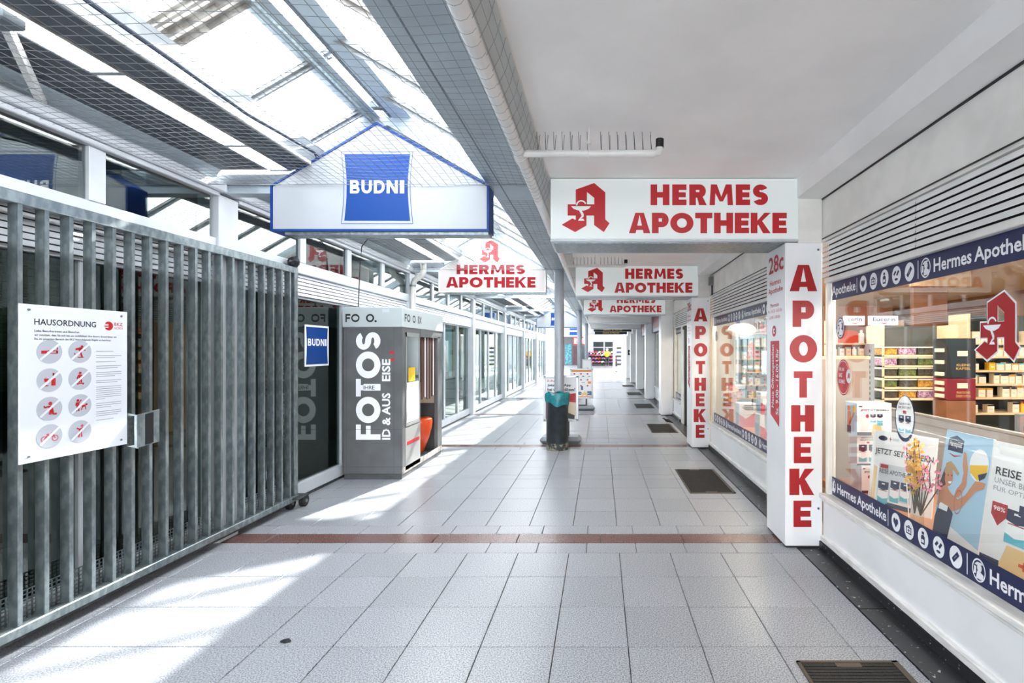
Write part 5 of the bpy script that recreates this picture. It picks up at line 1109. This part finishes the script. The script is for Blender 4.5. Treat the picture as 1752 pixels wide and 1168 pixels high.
for i in range(9): B(2.522, 2.536, 2.996, 3.0, .62+.05*i, .65+.05*i).build('slot', 'black', t)
for i, (x, y) in enumerate(((2.9, 5.2), (3.6, 5.8), (4.4, 6.3), (3.1, 7.3), (4.1, 8.2), (5.0, 7.6), (2.7, 9.2), (2.5, 6.2))):
    t = thing('downlight', 'round glowing ceiling downlight, %s nearest the first window' % ('first second third fourth sixth seventh eighth fifth'.split()[i]), 'lamp', (x, y, 2.44), 'downlights in the pharmacy ceiling'); MB().lathe([(.085, 0), (.085, .012)], (x, y, 2.436), 20).build('ring', 'white_alu', t); MB().lathe([(.065, 0), (.065, .006)], (x, y, 2.432), 20).build('diffuser', 'lamp_glow', t)
t = thing('header_panel', 'orange-brown wall panel hanging above the shelves', 'panel', (3.7, 5.9, 1.7)); B(3.66, 4.05, 5.88, 5.95, 1.62, 2.25).build('panel', 'shop_brown', t); B(3.62, 4.3, 5.84, 5.9, 2.25, 2.45).build('header', 'shop_wall', t)
# display behind the second window
t = tag(B(1.80, 2.45, 4.45, 7.7, .40, .455).build('display_shelf', 'floor_wood', base=(2.1, 6, .4)), 'wood display ledge behind the second pharmacy window', 'shelf'); B(1.82, 2.43, 4.5, 7.65, 0, .40).build('support', 'shop_wall', t)
t = thing('pendant_lamp', 'pale oval pendant lamp behind the second window', 'lamp', (2.05, 7.2, 1.75)); MB().ball((2.05, 7.3, 1.80), .20, .20, .10, 24, 12).build('shade', 'lamp_oval', t, smooth=True); MB().tube([(2.05, 7.3, 1.9), (2.05, 7.3, 2.45)], .004, 6).build('cord', 'black', t)
t = thing('hanging_letter', 'small red pharmacy letter hanging in the second window', 'sign', (1.9, 6.3, 1.5)); m = MB(); w3 = MB(); p = fr(6.5); pharmA(p, m, w3, X(1276, 6.5), Z(615, 6.5), X(1292, 6.5), Z(585, 6.5), .001); m.build('red_shape', 'red_letter', t); w3.build('chalice', 'white_print', t); MB().tube([(X(1284, 6.5), 6.5, Z(585, 6.5)), (X(1284, 6.5), 6.5, 2.45)], .002, 5).build('thread', 'black', t)
def box2(lab, x0, x1, y0, y1, z0, z1, mt):
    t = thing('carton', lab, 'box', ((x0+x1)/2, (y0+y1)/2, z0), 'promotion cartons in the second window'); MB().box(x0, x1, y0, y1, z0, z1, c=.003).build('body', 'paper_white', t); m = MB(); p = fr(y0, .001); w_, h_ = x1-x0, z1-z0
    p.poly(m, [(x0, z0), (x1, z0), (x1, z0+h_*.65), (x0+w_*.4, z0+h_*.35), (x0, z0+h_*.55)], 0); m.build('print', mt, t); m = MB()
    for i in range(3): p.rect(m, x0+w_*.3, z0+h_*(.75+.07*i), x0+w_*.85, z0+h_*(.78+.07*i), .0008)
    m.build('print_line', 'dark_print', t); m = MB(); p = rw(x0); p.rect(m, -y1+.02, z0+.03, -y0-.02, z0+h_*.6, .001); m.build('side_print', 'skyblue', t)
box2('white and rose carton near the left end of the second window', 1.90, 2.13, 6.9, 7.1, .455, .78, 'pink_print'); box2('white carton with red print, in front in the second window', 1.90, 2.15, 6.0, 6.2, .455, .74, 'red_faded'); box2('white carton with blue side, stacked on the red-print one', 1.92, 2.13, 6.03, 6.2, .74, 1.0, 'red_faded'); box2('rose carton at the near end of the second window', 1.86, 2.1, 5.35, 5.55, .455, .80, 'pink_print')
t = thing('wobbler', 'pale oval sign at the near end of the second window', 'sign', (1.82, 5.5, .6)); m = MB(); p = rw(1.80); rim = [p.P(-5.45+.07*math.cos(2*math.pi*i/24), .78+.16*math.sin(2*math.pi*i/24), 0) for i in range(24)]; m.prism(rim, (.004, 0, 0)); m.build('plate', 'white_print', t); MB().tube([(1.803, 5.45, .63), (1.81, 5.45, .455)], .003, 6).build('stick', 'galv', t)
t = thing('hanging_board', 'pale blue promotion board hanging in the second window', 'sign', (2.2, 6.4, 1.3)); B(2.05, 2.35, 6.4, 6.41, 1.20, 1.50).build('panel', 'white_print', t); m = MB(); p = fr(6.4, .001); p.disc(m, 2.16, 1.35, .09, .12, 0, 24); p.rect(m, 2.05, 1.2, 2.35, 1.235, 0); m.build('print', 'skyblue', t); m = MB(); p.ring(m, 2.27, 1.36, .05, .06, .7, .001); m.build('print', 'poster_teal', t)
for sx in (2.08, 2.32): MB().tube([(sx, 6.405, 1.5), (sx, 6.405, 2.45)], .002, 5).build('thread', 'black', t)
rr = random.Random(4); t = thing('bouquet', 'bouquet of yellow, pink and white flowers at the far end of the second window', 'flower', (1.9, 7.5, .455)); MB().lathe([(.06, 0), (.08, .16)], (1.95, 7.45, .455), 16).build('pot', 'cream_box2', t, smooth=True)
for mt in ('forsythia', 'blossom', 'bloom_white', 'leafgreen'):
    m = MB()
    for i in range(40): flower_mesh(m, (1.95+rr.gauss(0, .06), 7.45+rr.gauss(0, .09), .80+rr.gauss(0, .09)), .035, 5, 0, rr)
    m.build('blossom', mt, t)['kind'] = 'stuff'
t = shelf_unit('goods_shelf', 'tall shelf of mixed packs behind the second window', 2.55, 3.6, 9.6, [.6, .85, 1.1, 1.35, 1.6, 1.85], .3, 'grey_panel'); rr = random.Random(8)
for r_, z in enumerate((.6, .85, 1.1, 1.35, 1.6, 1.85)):
    for i in range(8):
        if rr.random() < .85: goods(2.63+.125*i, 9.63, z, 'box', 'coloured pack, %s from the left on the %s board of the tall shelf' % (ORD[i], ('lowest', 'second', 'third', 'fourth', 'fifth', 'top')[r_]), 'packs on the tall shelf', rr.uniform(.07, .11), rr.uniform(.12, .19), .08, rr.choice(('cream_box', 'white_print', 'pink_print', 'skyblue', 'cream_box2')), rr.choice(('red_faded', 'navy', 'aqua')))

# ================================================================ LEFT SHOP POSTERS (inside the glass)
def portrait(lab, y0, y1, z0, z1, bgm, kind):
    t = thing('shop_poster', lab, 'poster', (-3.16, (y0+y1)/2, z0), 'large portrait posters inside the left shop fronts'); B(-3.175, -3.165, y0, y1, z0, z1).build('sheet', bgm, t); p = lw(-3.165); W, H = y1-y0, z1-z0; q = lambda x, y: (y0+W*x, z0+H*y)
    m = MB(); 
    if kind == 0:
        p.poly(m, [q(.30, .0), q(.36, .55), q(.45, .80), q(.62, .86), q(.78, .74), q(.80, .3), q(.9, 0)], .001); m.build('hair_print', 'hair', t); m = MB(); p.disc(m, *q(.58, .46), .20*W, .30*H, .002, 24); m.build('face_print', 'skin', t); m = MB(); p.poly(m, [q(.5, .30), q(.68, .32), q(.62, .25), q(.54, .25)], .003); m.build('smile_print', 'white_print', t)
        m = MB(); p.disc(m, *q(.50, .56), .03*W, .015*H, .003, 10); p.disc(m, *q(.68, .57), .03*W, .015*H, .003, 10); m.build('eye_print', 'hair', t)
    elif kind == 1:
        m = MB(); p.disc(m, *q(.3, .7), .1*W, .12*H, .001, 18); p.disc(m, *q(.65, .72), .1*W, .12*H, .001, 18); m.build('face_print', 'skin', t); m = MB(); p.poly(m, [q(.12, 0), q(.15, .5), q(.3, .6), q(.46, .5), q(.5, 0)], .001); m.build('clothes_print', 'poster_blue', t); m = MB(); p.poly(m, [q(.5, 0), q(.5, .48), q(.65, .6), q(.8, .5), q(.86, 0)], .0014); m.build('clothes_print', 'booth_dark', t)
    else:
        m = MB(); p.poly(m, [q(.1, 0), q(.2, .6), q(.5, .8), q(.8, .5), q(.9, 0)], .001); m.build('shape_print', 'sand', t); m = MB(); p.disc(m, *q(.4, .55), .15*W, .1*H, .002, 18); m.build('shape_print', 'burgundy', t)
    return t
portrait('portrait poster of a smiling dark-haired woman beyond the photo booth', 9.0, 10.75, .95, 1.98, 'poster_teal', 0)
portrait('pale poster with two people, right of the smiling portrait', 10.85, 11.75, .95, 1.98, 'poster_tan', 1)
portrait('olive poster with two figures in the third left shop front', 12.25, 13.9, .95, 1.98, 'poster_olive', 1); portrait('bluish poster with a figure at the end of the third left shop front', 14.0, 15.7, .95, 1.98, 'poster_tan', 2)
portrait('poster with two standing figures in the fourth left shop front', 16.3, 18.0, .8, 1.95, 'poster_teal', 1); portrait('tan poster in the fifth left shop front', 20.5, 23.0, .7, 1.95, 'sand', 2)
t = thing('display_table', 'low cream sales table inside the third left shop front', 'table', (-3.45, 13.6, 0)); MB().box(-3.7, -3.22, 13.0, 14.4, .45, .72, c=.02).build('top', 'cream_box', t)
for yy in (13.1, 14.3):
    for xx in (-3.66, -3.26): B(xx-.02, xx+.02, yy-.02, yy+.02, 0, .45).build('leg', 'black', t)
t = thing('roller_blind', 'brownish lowered blind at the top of the gated shop window', 'blind', (-3.2, 2.2, 1.5))
for i in range(16): MB().box(-3.19, -3.175, .35, 2.98, 2.0-.045*i-.042, 2.0-.045*i, c=.004).build('slat', 'left_blind', t)

# ================================================================ FAR END: forecourt, shops, flower stall
fb = tag(B(-9, 9, 56, 56.4, 0, 3.6).build('wall_back', 'facade_grey', base=(0, 56, 0)), 'pale facade closing the far end of the walk', kind='structure')
fbw = thing('window_15', 'white-framed far shop window above the flower stall', None, (.1, 55.9, 1.2), kind='structure')
for a, e in ((-.75, .35), (.55, 1.5)): B(a, e, 55.92, 55.96, 1.3, 2.5).build('pane', 'left_dark', fbw); MB().box(a-.1, e+.1, 55.9, 55.98, 2.5, 2.62).build('frame', 'white_alu', fbw); MB().box(a-.1, e+.1, 55.9, 55.98, 1.85, 1.92).build('frame', 'white_alu', fbw)
t = thing('grocery_store', 'dark shop front with teal and plum posters, left of the far red sign', 'shop', (-2.9, 52, 0)); B(-4.2, -1.4, 52, 52.2, 0, 3.0).build('front', 'booth_dark', t); B(-3.6, -2.95, 51.95, 52, .1, 2.2).build('teal_poster', 'teal_wall', t); B(-2.85, -2.35, 51.95, 52, .1, 2.0).build('plum_poster', 'plum_wall', t); B(-2.2, -1.5, 51.95, 52, .1, 2.0).build('door_pane', 'screen', t)
t = thing('store_sign', 'red store sign with white capitals between the far columns', 'sign', (-2.1, 51.5, 2.1)); MB().box(-2.80, -1.45, 51.8, 52.0, 2.12, 2.92, c=.02).build('panel', 'red_print', t); m = MB(); fr(51.8, .004).glyphs(m, 'REWE', -2.68, 2.22, -1.55, 2.82, 0, .3, .24, .1); m.build('lettering', 'white_print', t)
t = thing('far_canopy', 'white flat canopy beams over the far forecourt', 'canopy', (0, 46, 2.6)); B(-1.2, 1.9, 44, 44.3, 2.55, 2.75).build('beam', 'white_alu', t); B(-1.6, 2.2, 48, 48.3, 2.65, 2.95).build('beam', 'white_alu', t); B(-6, 5, 40, 56, 3.3, 3.36).build('shade_deck', 'white_alu', t)  # deck spread wider than the canopy, added to shade facade and forecourt
for x, y in ((1.36, 30.2), (1.18, 43.0)): 
    t = thing('post', ['slim grey post at the end of the covered walk', 'slim grey post before the flower stall'][y > 40], 'post', (x, y, 0)); MB().lathe([(.10, 0), (.10, 2.9)], (x, y, 0), 16).build('shaft', 'column_grey', t, smooth=True); MB().lathe([(.14, 0), (.14, .02)], (x, y, 0), 16).build('foot', 'galv', t)
for a, e, z in ((-1.6, 1.75, 1.5),):
    fs = thing('flower_stand', 'dark stepped flower stand in front of the far facade', 'stand', (.05, 51, 0))
    for i in range(4): B(-1.55, 1.7, 50+.45*i, 50.5+.45*i, 0, .18+.32*i).build('step', 'black', fs)
rr = random.Random(9); cols = (('pink', 'bloom_pink'), ('red', 'bloom_red'), ('yellow', 'bloom_yellow'), ('purple', 'bloom_purple'), ('white', 'bloom_white'))
pc = {}
for i in range(4):
    for j in range(10):
        nm, mt = cols[rr.randrange(5)]; x = -1.4+.32*j+rr.uniform(-.04, .04); y = 50.2+.45*i; z = .18+.32*i
        lab = 'bucket of %s flowers, %s from the left on the %s step of the far stand' % (nm, ORD[j], ORD[i])
        if nm in pc: dup(pc[nm], Vector((x, y, z))-Vector(pc[nm].location), lab)
        else:
            t = thing('flower_bucket', lab, 'flowers', (x, y, z), 'flower buckets at the far stall'); pc[nm] = t
            MB().lathe([(.09, 0), (.13, .14)], (x, y, z), 10).build('bucket', 'black', t); m = MB(); r2 = random.Random(3)
            for q_ in range(14): m.ball((x+r2.gauss(0, .07), y+r2.gauss(0, .06), z+.25+r2.gauss(0, .05)), .045, .045, .04, 6, 4)
            m.build('blooms', mt, t); m = MB()
            for q_ in range(6): m.ball((x+r2.gauss(0, .08), y+r2.gauss(0, .06), z+.18), .05, .05, .03, 6, 4)
            m.build('leaves', 'leafgreen', t)
# person at the flowers: one skinned body, seen from behind
pt = thing('person', 'person in a yellow coat standing at the far flower stall', 'person', (.66, 48.6, 0)); px_, py_ = .66, 48.6
J = {'pel': (0, 0, .88), 'sp': (0, .01, 1.15), 'ch': (0, 0, 1.34), 'nk': (0, 0, 1.46), 'hd': (0, -.01, 1.58), 'ht': (0, -.01, 1.68),
     'shl': (-.18, 0, 1.40), 'ell': (-.24, .04, 1.12), 'hal': (-.20, .20, .98), 'shr': (.18, 0, 1.40), 'elr': (.25, .04, 1.12), 'har': (.2, .2, 1.0),
     'hl': (-.10, 0, .84), 'kl': (-.11, .02, .47), 'al': (-.11, -.02, .09), 'tl': (-.12, .12, .04), 'hr': (.10, 0, .84), 'kr': (.12, .04, .47), 'ar': (.13, .0, .09), 'tr': (.14, .14, .04)}
E_ = [('pel','sp'),('sp','ch'),('ch','nk'),('nk','hd'),('hd','ht'),('ch','shl'),('shl','ell'),('ell','hal'),('ch','shr'),('shr','elr'),('elr','har'),('pel','hl'),('hl','kl'),('kl','al'),('al','tl'),('pel','hr'),('hr','kr'),('kr','ar'),('ar','tr')]
Rr = dict(pel=.15, sp=.14, ch=.15, nk=.06, hd=.095, ht=.07, shl=.07, ell=.05, hal=.035, shr=.07, elr=.05, har=.035, hl=.095, kl=.065, al=.045, tl=.04, hr=.095, kr=.065, ar=.045, tr=.04)
def skin_body(name, keys, edges, grow, mt, subset=None):
    me = bpy.data.meshes.new(name); idx = {k: i for i, k in enumerate(keys)}; me.from_pydata([J[k] for k in keys], [(idx[a], idx[b_]) for a, b_ in edges], [])
    ob = bpy.data.objects.new(name, me); COL.objects.link(ob); md = ob.modifiers.new('skin', 'SKIN'); ob.modifiers.new('sub', 'SUBSURF').levels = 1
    for i, k in enumerate(keys): v = me.skin_vertices[0].data[i]; v.radius = (Rr[k]*grow, Rr[k]*grow*.85); v.use_root = (i == 0)
    bpy.context.view_layer.update(); ev = ob.evaluated_get(bpy.context.evaluated_depsgraph_get()); nm = bpy.data.meshes.new_from_object(ev); bpy.data.objects.remove(ob)
    o = bpy.data.objects.new(name, nm); COL.objects.link(o); o.parent = pt; nm.materials.clear(); nm.materials.append(M[mt]); nm.polygons.foreach_set('use_smooth', [True]*len(nm.polygons)); return o
try:
    skin_body('body', list(J), E_, 1.0, 'skin')
    ck = ['sp', 'pel', 'ch', 'shl', 'ell', 'hal', 'shr', 'elr', 'har', 'hl', 'hr']; skin_body('coat', ck, [('sp','pel'),('sp','ch'),('ch','shl'),('shl','ell'),('ell','hal'),('ch','shr'),('shr','elr'),('elr','har'),('pel','hl'),('pel','hr')], 1.25, 'coat_yellow')
    tk = ['pel', 'hl', 'kl', 'al', 'hr', 'kr', 'ar']; skin_body('trousers', tk, [('pel','hl'),('hl','kl'),('kl','al'),('pel','hr'),('hr','kr'),('kr','ar')], 1.12, 'trouser_dark')
    MB().ball((px_, py_-.02, 1.63), .115, .12, .12, 14, 8).build('hair', 'hair_white', pt, smooth=True)
except Exception as ex: print('person', ex)
# postcard rack
t = thing('postcard_rack', 'wheeled rack of dark cards near the end post', 'rack', (1.38, 35, 0)); cx, cy = 1.36, 35
MB().tube([(cx, cy, .08), (cx, cy, 1.85)], .02, 8).build('pole', 'galv', t)
for i in range(5): MB().box(cx-.22, cx+.22, cy-.06, cy+.06, .5+.28*i, .5+.28*i+.14, c=.01).build('card_pocket', 'navy_ink' if i % 2 else 'black', t)
for s_ in (-1, 1): MB().tube([(cx, cy, .1), (cx+.25*s_, cy, .06)], .015, 6).build('foot', 'galv', t); MB().tube([(cx+.25*s_, cy-.02, .05), (cx+.25*s_, cy+.02, .05)], .05, 10).build('wheel', 'rubber', t)
